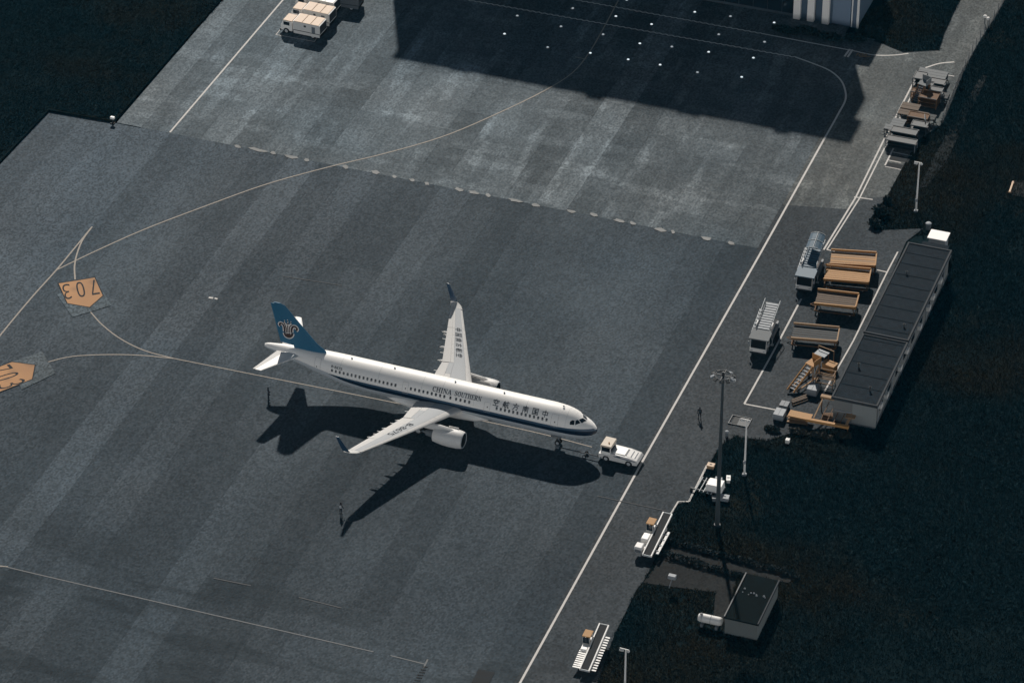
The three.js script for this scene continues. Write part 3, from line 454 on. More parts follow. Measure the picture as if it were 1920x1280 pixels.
  for (const k of [1, -1]) {
    const ws = surf(z => [wle(z), wte(z), wy(z), k * z, 0.135 - 0.0022 * z, 0, 1, 0, 0.012]);
    const w = part(air, 'wing', panel(ws, 1.4, 16.35, 0.172, 0.575, 16), M.wingGrey);
    part(w, 'wing_root', panel(ws, 1.4, 2.6, 0, 0.168, 3), M.wingPale);
    for (const [a, b] of [[2.63, 5.2], [6.15, 9.4], [9.43, 12.9], [12.93, 16.35]]) part(w, 'slat', panel(ws, a, b, 0, 0.168, 6), M.wingPale);
    part(w, 'slat', panel(ws, 5.22, 6.13, 0, 0.168, 2), M.wingPale);
    for (const [a, b] of [[6.45, 8.1], [8.12, 9.75], [9.77, 11.4], [11.42, 12.7]]) part(w, 'spoiler', panel(ws, a, b, 0.58, 0.70, 3, 4), M.wingPale);
    part(w, 'wing_panel', panel(ws, 1.5, 4.2, 0.58, 0.74, 3, 4), M.wingPale); part(w, 'wing_panel', panel(ws, 4.22, 6.4, 0.58, 0.74, 3, 4), M.wingGrey);
    part(w, 'wing_panel', panel(ws, 12.73, 16.35, 0.58, 0.72, 4, 4), M.wingPale);
    part(w, 'flap', panel(ws, 1.9, 6.32, 0.745, 1, 5, 6), M.wingPale); part(w, 'flap', panel(ws, 6.45, 12.68, 0.705, 1, 6, 6), M.wingPale); part(w, 'aileron', panel(ws, 12.74, 16.3, 0.726, 1, 4, 6), M.wingPale);
    const tipSf = surf(t => { const z = 16.37 + t * 0.95; return [wle(z) + 0.5 * t * t * t, wte(z) + 0.1 * t, wy(z) + 0.14 * t * t, k * z, 0.10, 0, 1, 0, 0.01 * (1 - t)]; });
    part(w, 'wing_tip', panel(tipSf, 0, 1, 0, 1, 6, 10), M.wingPale);
    const sk = surf(t => { const e = Math.pow(t, 0.62); return [25.42 + 1.15 * t + 0.1 * t * t, 26.36 + 0.72 * t, 5.24 + 2.25 * t, k * (17.3 + 0.42 * e), 0.09, 0, 0.35 * (1 - t), -k * 0.94, 0]; });
    part(w, 'sharklet', panel(sk, 0, 1, 0, 1, 8, 8), M.navy.clone());
    w.children[w.children.length - 1].material.color.setRGB(0.02, 0.05, 0.095);
    // flap track fairings
    for (const [z, l, r] of [[3.2, 2.6, 0.16], [6.9, 3.3, 0.22], [9.35, 3.0, 0.2], [12.1, 2.5, 0.17]]) {
      const e = wte(z) + 0.75, y = wy(z) - 0.3, rings = []; for (let i = 0; i <= 8; i++) { const q = i / 8, rad = r * Math.sqrt(Math.max(0.004, Math.sin(Math.PI * Math.pow(q, 0.7)))); rings.push(Array.from({ length: 10 }, (_, j) => { const a = j / 10 * 6.2832; return S(e - l + l * q, y - 0.05 * q + rad * 1.2 * Math.cos(a), k * z + rad * Math.sin(a)); })); }
      part(w, 'flap_fairing', loft(rings, true, true, 1.2), M.paint);
    }
    for (const [z, l] of [[8.1, 0.5], [10.6, 0.45], [11.4, 0.4], [4.7, 0.45]]) part(w, 'flap_fairing', rod(S(wte(z) - 0.5, wy(z) - 0.1, k * z), S(wte(z) + l, wy(z) - 0.1, k * z), 0.1, 0.03, 6), M.paint);
    part(w, 'wing_light', new THREE.SphereGeometry(0.13, 10, 6).translate(OX - wle(16.35) - 0.1, wy(16.35) + 0.03, k * 16.35), M.logoWhite);
    const wn = (t, c) => { const p = ws(t, c, 1); p.y += 0.02; return p; };
    if (k > 0) { const t = textGeo('B-8675', font, 1); for (const sh of font.generateShapes('B-8675', 1)) { const g = new THREE.ShapeGeometry([sh], 5), p = g.attributes.position; for (let i = 0; i < p.count; i++) { const a = (p.getX(i) - t.x) / t.w, b = (p.getY(i) - t.y) / t.h, z = 7.75 + a * 3.5, q = wn(z, 0.36), e = wle(z) + (wte(z) - wle(z)) * 0.40; q.x = OX - (e - (b - 0.5) * 0.72); p.setXYZ(i, q.x, q.y + 0.012, z); } g.computeVertexNormals(); part(w, 'registration_letter', g, M.print); } }
    else order.forEach((kk, i) => { const z0 = 12.5 - i * 0.92; part(w, 'airline_character', strokes(kk, 1.1).map((sh, j) => { const g = new THREE.ShapeGeometry([sh]), p = g.attributes.position; for (let m = 0; m < p.count; m++) { const z = z0 - p.getX(m) * 0.6, q = wn(z, 0.36), e = wle(z) + (wte(z) - wle(z)) * 0.38; p.setXYZ(m, OX - (e - p.getY(m) * 0.85), q.y + 0.014 + j * 0.002, -z); } g.computeVertexNormals(); return g; }), M.print); });
    // engine
    const EZ = k * 5.75, EY = 1.78, E0 = 15.35;
    const cow = [[0.0, 0.92], [-0.02, 0.97], [0.03, 1.02], [0.2, 1.09], [0.7, 1.17], [1.6, 1.2], [2.6, 1.15], [3.4, 1.03], [3.85, 0.93], [3.86, 0.88], [3.2, 0.9]];
    const eng = part(air, 'engine', new THREE.LatheGeometry(cow.map(p => new THREE.Vector2(p[1], -p[0])), 36).rotateZ(-Math.PI / 2).translate(OX - E0, EY, EZ), M.white);
    part(eng, 'intake_duct', new THREE.LatheGeometry([[0.0, 0.92], [0.12, 0.88], [0.4, 0.87], [1.1, 0.88]].map(p => new THREE.Vector2(p[1], -p[0])), 36).rotateZ(-Math.PI / 2).translate(OX - E0, EY, EZ), M.dark);
    part(eng, 'intake_lip', new THREE.TorusGeometry(0.955, 0.065, 10, 36).rotateY(Math.PI / 2).translate(OX - E0, EY, EZ), M.steel);
    const bl = []; for (let i = 0; i < 24; i++) bl.push(new THREE.BoxGeometry(0.03, 0.6, 0.16).rotateY(0.5).translate(0, 0.52, 0).rotateX(i / 24 * 6.2832).translate(OX - E0 - 0.85, EY, EZ));
    part(eng, 'fan', [...bl, new THREE.CylinderGeometry(0.87, 0.87, 0.04, 24).rotateZ(Math.PI / 2).translate(OX - E0 - 1.05, EY, EZ)], M.dark);
    part(eng, 'spinner', new THREE.ConeGeometry(0.27, 0.5, 16).rotateZ(-Math.PI / 2).translate(OX - E0 - 0.6, EY, EZ), M.midgrey);
    part(eng, 'exhaust', [rod(S(E0 + 3.2, EY, EZ), S(E0 + 4.9, EY, EZ), 0.62, 0.42, 20), rod(S(E0 + 4.9, EY, EZ), S(E0 + 5.6, EY, EZ), 0.26, 0.04, 14)], M.midgrey);
    part(eng, 'pylon', loft([[16.6, 2.85, 2.98, .12], [17.2, 2.7, 3.18, .2], [18.6, 2.5, 3.32, .2], [20.4, 2.5, 3.45, .18], [22.6, 2.9, 3.3, .06]].map(([s, y0, y1, hw]) => [S(s, y0, EZ - hw), S(s, y1 - 0.08, EZ - hw), S(s, y1, EZ), S(s, y1 - 0.08, EZ + hw), S(s, y0, EZ + hw)])), M.white);
    part(eng, 'nacelle_strake', box(1.3, 0.3, 0.03, OX - E0 - 1.5, EY + 1.1, EZ + (k > 0 ? -0.62 : 0.62), 0), M.white);
    // tailplane
    const hs = surf(z => [39.3 + 0.56 * (z - 1), 42.55 + 0.16 * (z - 1), 5.15 + 0.105 * (z - 1), k * z, 0.10, 0, 1, 0, 0]);
    const tp = part(air, 'tailplane', panel(hs, 0.4, 6.2, 0, 0.685, 8, 10), M.paint); part(tp, 'elevator', panel(hs, 0.75, 6.15, 0.70, 1, 6, 6), M.wingPale);
    // main gear
    const g = part(air, 'main_gear', [rod(S(21.9, 3.2, k * 3.75), S(21.98, 0.58, k * 3.79), 0.15), rod(S(21.98, 0.58, k * 3.3), S(21.98, 0.58, k * 4.28), 0.1), rod(S(21.9, 2.2, k * 3.79), S(21.6, 3.0, k * 2.4), 0.08), box(0.9, 1.7, 0.05, OX - 21.95, 1.9, k * 4.1)], M.steel);
    for (const o of [-0.42, 0.42]) wheel(g, 0.58, 0.42, OX - 21.98, 0.58, k * 3.79 + o);
  }
  // nose gear
  const ng = part(air, 'nose_gear', [rod(S(4.95, 2.2, 0), S(5.07, 0.4, 0), 0.11), rod(S(5.07, 0.4, -0.3), S(5.07, 0.4, 0.3), 0.07), rod(S(5.0, 1.1, 0), S(4.2, 1.95, 0), 0.06)], M.midgrey);
  for (const o of [-0.26, 0.26]) wheel(ng, 0.39, 0.24, OX - 5.07, 0.39, o);
  part(ng, 'taxi_light', new THREE.SphereGeometry(0.14, 10, 8).translate(OX - 4.85, 1.35, 0.15), M.rim);
  for (const z of [-0.45, 0.45]) part(ng, 'gear_door', box(1.4, 0.6, 0.04, OX - 5.2, 1.6, z), M.midgrey);
  // fin and rudder
  const fd = [[5.3, 35.9, 42.2], [6.2, 36.15, 42.36], [6.5, 36.7, 42.42], [6.9, 37.25, 42.5], [8.5, 38.7, 42.83], [10.2, 40.2, 43.18], [11.3, 41.15, 43.41], [11.75, 41.6, 43.5], [11.9, 42.1, 43.5]];
  const fs = surf(t => { let i = 0; while (i < fd.length - 2 && fd[i + 1][0] < t) i++; const q = (t - fd[i][0]) / (fd[i + 1][0] - fd[i][0]); const L = fd[i][1] + (fd[i + 1][1] - fd[i][1]) * q, E = fd[i][2] + (fd[i + 1][2] - fd[i][2]) * q; return [L, E, t, 0, Math.min(0.10, 0.55 / (E - L)), 0, 0, 1, 0]; });
  const fin = part(air, 'fin', panel(fs, 5.3, 11.9, 0, 0.70, 26, 10), M.finBlue); part(fin, 'rudder', panel(fs, 6.05, 11.7, 0.706, 1, 14, 6), M.finBlue);
  // flower emblem: dark petals with a pale outline, on the right face of the fin
  const toFin = ([X, Y]) => { const u = 490 + X / 8, v = 550 + Y / 8; return [42.5 - 0.0736 * (u - 522) + 0.00296 * (v - 606), 8.79 + 0.01836 * (u - 522) - 0.0816 * (v - 606)]; };
  const zFin = (s, y) => { let i = 0; while (i < fd.length - 2 && fd[i + 1][0] < y) i++; const q = (y - fd[i][0]) / (fd[i + 1][0] - fd[i][0]), L = fd[i][1] + (fd[i + 1][1] - fd[i][1]) * q, E = fd[i][2] + (fd[i + 1][2] - fd[i][2]) * q, c = (s - L) / (E - L); return naca(c, Math.min(0.10, 0.55 / (E - L))) * (E - L); };
  function petal(pts, w, off, w1 = w) { const P = pts.map(toFin), cv = new THREE.CatmullRomCurve3(P.map(p => V(p[0], p[1], 0)), false, 'centripetal').getPoints(14), pos = [], idx = []; cv.forEach((p, i) => { const t = cv[Math.min(14, i + 1)].clone().sub(cv[Math.max(0, i - 1)]).normalize(), ww = (w + (w1 - w) * i / 14) / 2; for (const e of [1, -1]) { const s = p.x - t.y * ww * e, y = p.y + t.x * ww * e; const q = S(s, y, zFin(s, y) + off); pos.push(q.x, q.y, q.z); } if (i) idx.push(2 * i - 2, 2 * i - 1, 2 * i, 2 * i - 1, 2 * i + 1, 2 * i); }); const g = new THREE.BufferGeometry(); g.setAttribute('position', new THREE.Float32BufferAttribute(pos, 3)); g.setIndex(idx); g.computeVertexNormals(); return g; }
  const lines = [[[[352, 570], [348, 505], [322, 452], [288, 442], [274, 466], [290, 482]], 0.26], [[[382, 575], [376, 510], [356, 455], [338, 425]], 0.17], [[[405, 580], [402, 520], [400, 470]], 0.16], [[[428, 578], [428, 520], [440, 480], [470, 462]], 0.16], [[[462, 572], [462, 520], [484, 488], [520, 492], [544, 528], [526, 545]], 0.28], [[[350, 582], [372, 628], [420, 644], [462, 622], [474, 586]], 0.34], [[[378, 605], [410, 615], [445, 605]], 0.46], [[[346, 408], [358, 412]], 0.16], [[[394, 404], [408, 404]], 0.17], [[[440, 424], [452, 430]], 0.16], [[[388, 440], [402, 452], [416, 442]], 0.16]];
  part(fin, 'emblem_outline', lines.map(([p, w], i) => petal(p, w + 0.24, 0.012 + i * 0.0012)), M.logoWhite);
  part(fin, 'emblem', lines.map(([p, w], i) => petal(p, w - 0.03, 0.03 + i * 0.0012)), M.logo);
}
// ---------------------------------------------------------------- tow tractor and tow bar
const heading = (a, b) => Math.atan2(-(b.z - a.z), b.x - a.x);
const mid = (a, b) => a.clone().add(b).multiplyScalar(0.5);
{
  const a = G(1128, 853), b = G(1199, 870), t = thing('tow_tractor', 'white aircraft tow tractor with cream cab roof ahead of the airliner nose', 'tow tractor', mid(a, b), heading(a, b));
  part(t, 'body', [extr([[-2.5, 0.75], [-2.45, 0.42], [-2.0, 0.36], [-1.95, 0.62], [-1.75, 0.86], [-1.3, 0.86], [-1.08, 0.6], [-1.05, 0.36], [0.95, 0.36], [1.0, 0.62], [1.2, 0.86], [1.65, 0.86], [1.9, 0.62], [1.95, 0.36], [2.45, 0.45], [2.6, 0.8], [2.4, 1.05], [1.2, 1.25], [-0.9, 1.3], [-0.95, 0.95], [-2.45, 0.95]], 2.1, 0.05)], M.white);
  part(t, 'engine_cover', [box(1.6, 0.12, 1.5, 0.05, 1.36, 0, 0.04)], M.paint);
  part(t, 'bonnet', [extr([[1.0, 1.2], [1.0, 1.34], [2.3, 1.12], [2.35, 1.02]], 1.5, 0.02)], M.paint);
  for (const x of [0.95, 1.6, 2.1]) part(t, 'grille', box(0.12, 0.03, 1.3, x, 1.40 - (x - 0.9) * 0.17, 0, 0.01), M.midgrey);
  for (const z of [-1, 1]) {
    part(t, 'side_stripe', extr([[-0.6, 1.02], [-0.4, 0.9], [2.2, 0.8], [2.35, 0.9]], 0.012, 0).translate(0, 0.12, z * 1.062), M.slate);
    part(t, 'side_panel', [box(0.5, 0.14, 0.015, 0.1, 1.18, z * 1.062, 0), box(0.5, 0.14, 0.015, 0.75, 1.16, z * 1.062, 0)][z > 0 ? 0 : 1], M.midgrey);
    for (const x of [-1.53, 1.43]) wheel(t, 0.44, 0.32, x, 0.44, z * 0.92);
    part(t, 'headlight', box(0.04, 0.16, 0.26, -2.52, 0.75, z * 0.75, 0.01), M.rim);
  }
  const c = part(t, 'cab', [box(0.12, 1.25, 0.1, -2.2, 1.5, 0.9), box(0.12, 1.25, 0.1, -2.2, 1.5, -0.9), box(0.1, 1.25, 0.1, -1.0, 1.5, 0.9), box(0.1, 1.25, 0.1, -1.0, 1.5, -0.9), box(1.3, 0.5, 0.06, -1.6, 1.15, 0.92), box(1.3, 0.5, 0.06, -1.6, 1.15, -0.92)], M.paint);
  part(c, 'cab_roof', extr([[-2.3, 2.1], [-2.2, 2.24], [-0.95, 2.24], [-0.9, 2.1]], 2.0, 0.05), M.ivory);
  part(c, 'windscreen', box(0.03, 0.85, 1.7, -2.2, 1.68, 0, 0), M.glass);
  for (const z of [-1, 1]) part(c, 'side_window', box(1.05, 0.68, 0.03, -1.6, 1.74, z * 0.9, 0), M.glass);
  part(c, 'rear_window', box(0.03, 0.75, 1.6, -0.99, 1.72, 0, 0), M.glass);
  part(t, 'beacon', rod(V(-1.4, 2.26, 0.3), V(-1.4, 2.46, 0.3), 0.09, 0.08, 10), M.orange);
  part(t, 'bumper', box(0.16, 0.3, 2.0, -2.56, 0.55, 0, 0.04), M.black);
  const h = V(-5.0, 0, 0), e = mid(a, b), L = thing('tow_bar', 'dark tow bar on small wheels between the nose gear and tow tractor', 'tow bar', V(-1.2, 0, 1.1), heading(V(-4.5, 0, 0.1), V(a.x, 0, a.z)));
  part(L, 'shaft', [rod(V(-3.4, 0.42, 0), V(2.1, 0.45, 0), 0.07), rod(V(-1.2, 0.42, 0), V(-0.6, 0.75, 0.2), 0.04)], M.dark);
  part(L, 'head', [box(0.5, 0.2, 0.5, -3.6, 0.42, 0, 0.03), box(0.16, 0.2, 0.24, 2.15, 0.45, 0, 0.03)], M.midgrey);
  for (const z of [-0.45, 0.45]) wheel(L, 0.24, 0.14, 0.1, 0.24, z);
  part(L, 'axle', rod(V(0.1, 0.24, -0.45), V(0.1, 0.24, 0.45), 0.05), M.dark);
}
// ---------------------------------------------------------------- service trucks at the top left
function serviceTruck(label, body, roof, pos, turn, s = 1, group) {
  const t = thing('service_truck', label, 'truck', pos, turn, group);
  part(t, 'chassis', [box(6.0, 0.3, 1.6, 0, 0.62, 0, 0.04), box(0.25, 0.4, 2.3, 3.0, 0.65, 0, 0.04)], M.black);
  const b = part(t, 'body', [box(4.3, 1.55, 2.5, 0.95, 1.65, 0, 0.05), box(4.2, 0.6, 2.44, 0.95, 0.75, 0, 0.06)], body);
  for (const x of [-0.4, 0.95, 2.3]) part(b, 'roof_panel', box(1.28, 0.07, 2.44, x, 2.46, 0, 0.02), roof);
  part(b, 'rub_rail', [box(4.36, 0.09, 0.03, 0.95, 1.05, 1.26, 0), box(4.36, 0.09, 0.03, 0.95, 1.05, -1.26, 0)][0], M.ink);
  part(b, 'vent', box(0.35, 0.3, 0.02, 0.75, 1.95, 1.26, 0), M.dark); part(b, 'side_door', box(0.55, 1.0, 0.02, 2.1, 1.6, 1.26, 0.005), M.midgrey);
  part(b, 'tail_panel', box(0.03, 1.3, 2.2, 3.11, 1.7, 0, 0), M.dark);
  const c = part(t, 'cab', extr([[-3.2, 0.55], [-3.2, 1.3], [-2.85, 2.05], [-1.5, 2.05], [-1.45, 0.55]], 2.1, 0.05), M.paint);
  part(c, 'cab_roof', box(1.45, 0.1, 2.05, -2.15, 2.14, 0, 0.04), roof);
  part(c, 'windscreen', box(0.03, 0.72, 1.9, 0, 0, 0, 0).rotateZ(-0.44).translate(-3.09, 1.66, 0), M.glass);
  for (const z of [-1, 1]) { part(c, 'cab_window', box(0.95, 0.55, 0.03, -2.3, 1.68, z * 1.055, 0), M.glass); for (const x of [-2.35, 1.9]) wheel(t, 0.46, 0.3, x, 0.46, z * 0.98); part(c, 'headlight', box(0.04, 0.16, 0.3, -3.26, 0.95, z * 0.75, 0.01), M.rim); }
  part(t, 'bumper', box(0.2, 0.35, 2.2, -3.3, 0.5, 0, 0.04), M.dark);
  return t;
}
{
  const g = 'service trucks at the top of the apron', a = G(536, 66), b = G(602, 80), h = heading(a, b);
  serviceTruck('white service truck with cream roof, nearest in its parking box', M.white, M.cream, G(570, 62), h, 1, g);
  serviceTruck('cream-roofed service truck parked right behind the nearest white one', M.white, M.cream, G(588, 40), h, 1, g);
  serviceTruck('pale roofed service truck half behind the two cream-roofed trucks', M.white, M.paint, G(597, 19), h, 1, g);
  serviceTruck('grey-blue service truck, rearmost of the parked row by the top edge', M.midgrey, M.midgrey, G(640, 10), h + 0.1, 1, g);
}
// ---------------------------------------------------------------- passenger stair trucks
function stairTruck(label, deck, canopy, front, turn) { // +x forward, origin under the front bumper
  const t = thing('stair_truck', label, 'stair truck', front, turn, 'stair trucks parked beside the yellow dollies');
  part(t, 'chassis', box(7.4, 0.35, 1.9, -3.9, 0.65, 0, 0.04), M.black);
  const c = part(t, 'cab', [extr([[-1.9, 0.45], [-1.9, 2.3], [-0.35, 2.3], [-0.1, 1.25], [-0.02, 0.45]], 2.1, 0.06)], M.white);
  part(c, 'windscreen', box(0.03, 1.12, 1.95, 0, 0, 0, 0).rotateZ(0.235).translate(-0.085, 1.74, 0), M.black);
  part(c, 'front_panel', box(0.10, 0.62, 2.15, 0.05, 0.86, 0, 0.03), M.paint); part(c, 'bumper', box(0.16, 0.28, 2.1, 0.06, 0.5, 0, 0.04), M.dark);
  for (const z of [-1, 1]) { part(c, 'headlight', box(0.04, 0.16, 0.28, 0.11, 0.85, z * 0.8, 0.01), M.rim); part(c, 'door_window', box(0.9, 0.6, 0.03, -0.95, 1.8, z * 1.06, 0), M.black); part(c, 'mirror', [box(0.08, 0.4, 0.22, -0.15, 1.75, z * 1.28, 0.02), rod(V(-0.15, 1.9, z * 1.05), V(-0.15, 1.9, z * 1.25), 0.02)], M.grey); for (const x of [-1.15, -6.2]) wheel(t, 0.47, 0.3, x, 0.47, z * 0.95); }
  part(t, 'visor_deck', [extr([[-2.4, 2.35], [-2.4, 2.5], [-0.12, 2.45], [-0.12, 2.34]], 2.6, 0.02)], deck);
  const s = part(t, 'stair_deck', extr([[-2.4, 2.35], [-2.4, 2.5], [-7.4, 3.35], [-7.4, 3.15]], 1.9, 0.02), deck);
  for (let i = 0; i < 11; i++) part(s, 'step', box(0.40, 0.08, 1.6, -2.6 - i * 0.45, 2.57 + i * 0.077, 0, 0.01), canopy ? deck : M.grey);
  for (const z of [-1, 1]) {
    const r = part(t, 'handrail', [bar(V(-2.6, 3.0, z * 1.0), V(-7.4, 3.9, z * 1.0), 0.07), ...[0, 1.6, 3.2, 4.8].map(i => rod(V(-2.6 - i, 2.45 + i * 0.17, z * 1.0), V(-2.6 - i, 3.0 + i * 0.1875, z * 1.0), 0.035))], M.steel);
    part(t, 'side_skirt', box(3.2, 0.9, 0.32, -4.6, 1.15, z * 1.1, 0.04), z > 0 ? M.grey : M.midgrey);
    part(t, 'outrigger', [rod(V(-2.8, 0.1, z * 1.2), V(-2.8, 1.1, z * 1.2), 0.06), box(0.4, 0.08, 0.4, -2.8, 0.1, z * 1.2, 0.02)], M.steel);
    part(t, 'side_bracket', box(0.9, 0.5, 0.14, -3.3, 2.65, z * 1.0, 0.03), M.paint);
  }
  for (let i = 0; i < 7; i++) part(t, 'side_step', box(0.3, 0.08, 0.75, -3.0 - i * 0.62, 1.75 + i * 0.1, 1.2, 0.01), M.grey);
  part(t, 'side_stringer', [bar(V(-2.8, 1.55, 1.55), V(-7.2, 2.25, 1.55), 0.12)], M.steel);
  if (canopy) {
    const p = part(t, 'canopy', [0, 1, 2, 3, 4].map(i => { const a0 = -0.95 + i * 0.38, a1 = a0 + 0.38, f = a => [4.3 + 0.45 * Math.cos(a * 1.3), 0.98 * a / 0.95]; const [y0, z0] = f(a0), [y1, z1] = f(a1); return loft([[V(-4.6, y0 - 0.5, z0), V(-4.6, y1 - 0.5, z1), V(-4.6, y1 - 0.47, z1), V(-4.6, y0 - 0.47, z0)], [V(-7.5, y0, z0), V(-7.5, y1, z1), V(-7.5, y1 + 0.03, z1), V(-7.5, y0 + 0.03, z0)]]); }), M.blue);
    for (const x of [-4.6, -6.05, -7.5]) { const dy = (x + 7.5) * -0.172; part(p, 'hoop', [-0.95, -0.57, -0.19, 0.19, 0.57].map(a => bar(V(x, 4.36 + dy + 0.45 * Math.cos(a * 1.3), 0.98 * a / 0.95), V(x, 4.36 + dy + 0.45 * Math.cos((a + 0.38) * 1.3), 0.98 * (a + 0.38) / 0.95), 0.05)), M.steel); }
    part(p, 'ridge', bar(V(-4.6, 4.33, 0), V(-7.5, 4.83, 0), 0.06), M.steel);
  }
  return t;
}
stairTruck('stair truck with blue canopy beside the topmost yellow dollies', M.blue, true, G(1507, 549), heading(G(1537, 480), G(1507, 549)));
stairTruck('white stair truck standing alone below the one with blue canopy', M.deck, false, G(1421, 667), heading(G(1449, 604), G(1421, 667)));
// ---------------------------------------------------------------- yellow cargo dollies, nearest ones darker
function dolly(label, u, v, w, deckM, railM, turnPx, H = 1.55) {
  const c = G(u, v, H), a = G(u - 40, v - turnPx / 2, H), b = G(u + 40, v + turnPx / 2, H), t = thing('cargo_dolly', label, 'cargo dolly', V(c.x, 0, c.z), heading(a, b), 'cargo dollies beside the long hut');
  const W = w, D = 2.9;
  for (let i = 0; i < 6; i++) part(t, 'deck_plank', box(W - 0.15, 0.08, D / 6 - 0.05, rr(-0.04, 0.04), H + rr(-0.015, 0.015), -D / 2 + (i + 0.5) * D / 6, 0.015), rnd() < 0.3 ? (deckM === M.orange ? M.tan : M.dusk) : deckM);
  part(t, 'rail', bar(V(-W / 2, H + 0.25, -D / 2 - 0.1), V(W / 2, H + 0.32, -D / 2 - 0.1), 0.16, 0.3), railM); part(t, 'rail', bar(V(-W / 2, H + 0.05, D / 2 + 0.1), V(W / 2, H + 0.2, D / 2 + 0.1), 0.2, 0.34), railM);
  part(t, 'end_stop', box(0.18, 0.4, D + 0.1, W / 2, H + 0.15, 0, 0.02), railM);
  part(t, 'frame', [box(W, 0.16, 0.14, 0, H - 0.2, D / 2 - 0.2, 0), box(W, 0.16, 0.14, 0, H - 0.2, -D / 2 + 0.2, 0), box(W * 0.98, 0.14, 0.12, 0, 0.45, D / 2, 0), box(W * 0.98, 0.14, 0.12, 0, 0.45, -D / 2, 0), box(0.12, 0.14, D, -W / 2 + 0.1, 0.45, 0, 0), box(0.12, 0.14, D, W / 2 - 0.1, 0.45, 0, 0)], M.rust);
  for (const x of [-1, 1]) for (const z of [-1, 1]) { part(t, 'leg', rod(V(x * (W / 2 - 0.2), 0.4, z * (D / 2 - 0.1)), V(x * (W / 2 - 0.35), H - 0.2, z * (D / 2 - 0.2)), 0.06), M.rust); wheel(t, 0.24, 0.16, x * (W / 2 - 0.7), 0.24, z * (D / 2 - 0.2)); }
  part(t, 'drawbar', [bar(V(-W / 2, 0.45, 0.4), V(-W / 2 - 0.7, 0.4, 0), 0.07), bar(V(-W / 2, 0.45, -0.4), V(-W / 2 - 0.7, 0.4, 0), 0.07)], M.rust);
}
dolly('bright yellow cargo dolly, topmost of the row by the hut', 1600, 486, 6.0, M.orange, M.orange, 6);
dolly('yellow cargo dolly second from the top, right of the blue stair truck', 1589, 516, 5.9, M.orange, M.orange, 8);
dolly('brown and yellow cargo dolly, third from the top of the row', 1569, 562, 5.4, M.mud, M.orange, 10);
dolly('dull brown cargo dolly, fourth and lowest in the row by the hut', 1529, 626, 5.9, M.dusk, M.tan, 8, 1.4);
// ---------------------------------------------------------------- towable stairs and work platform
function towStair(label, foot, head, boxM, frameM) {
  const a = foot, b = head, h = heading(a, b), L = a.distanceTo(b), t = thing('towable_stair', label, 'towable stairs', a, h);
  part(t, 'stringer', bar(V(0, 0.4, 0.5), V(L - 1.2, 2.4, 0.5), 0.12, 0.28), frameM); part(t, 'stringer', bar(V(0, 0.4, -0.5), V(L - 1.2, 2.4, -0.5), 0.12, 0.28), frameM);
  for (let i = 1; i < 9; i++) part(t, 'tread', box(0.26, 0.05, 0.95, (L - 1.2) * i / 9, 0.42 + 2 * i / 9, 0, 0), M.midgrey);
  part(t, 'platform', box(1.5, 0.12, 1.4, L - 0.5, 2.4, 0, 0.02), boxM);
  part(t, 'platform_side', box(1.5, 0.8, 0.06, L - 0.5, 2.86, 0.7, 0.01), boxM); part(t, 'platform_side', box(0.06, 0.8, 1.4, L + 0.22, 2.86, 0, 0.01), boxM);
  part(t, 'undercarriage', [bar(V(0.5, 0.35, 0.6), V(L + 0.2, 0.35, 0.6), 0.12), bar(V(0.5, 0.35, -0.6), V(L + 0.2, 0.35, -0.6), 0.12), ...[-0.6, 0.6].flatMap(z => [rod(V(L - 1.2, 0.3, z), V(L - 1.2, 2.35, z), 0.06), rod(V(L + 0.15, 0.3, z), V(L + 0.15, 2.35, z), 0.06), rod(V(L - 1.2, 0.4, z), V(L + 0.15, 2.3, z), 0.04)])], frameM);
  for (const z of [-0.62, 0.62]) for (const x of [0.9, L - 0.4]) wheel(t, 0.26, 0.16, x, 0.26, z);
  return t;
}
towStair('orange towable stairs with a high platform below the lowest dolly', G(1482, 738), G(1528, 706), M.orange, M.orange);
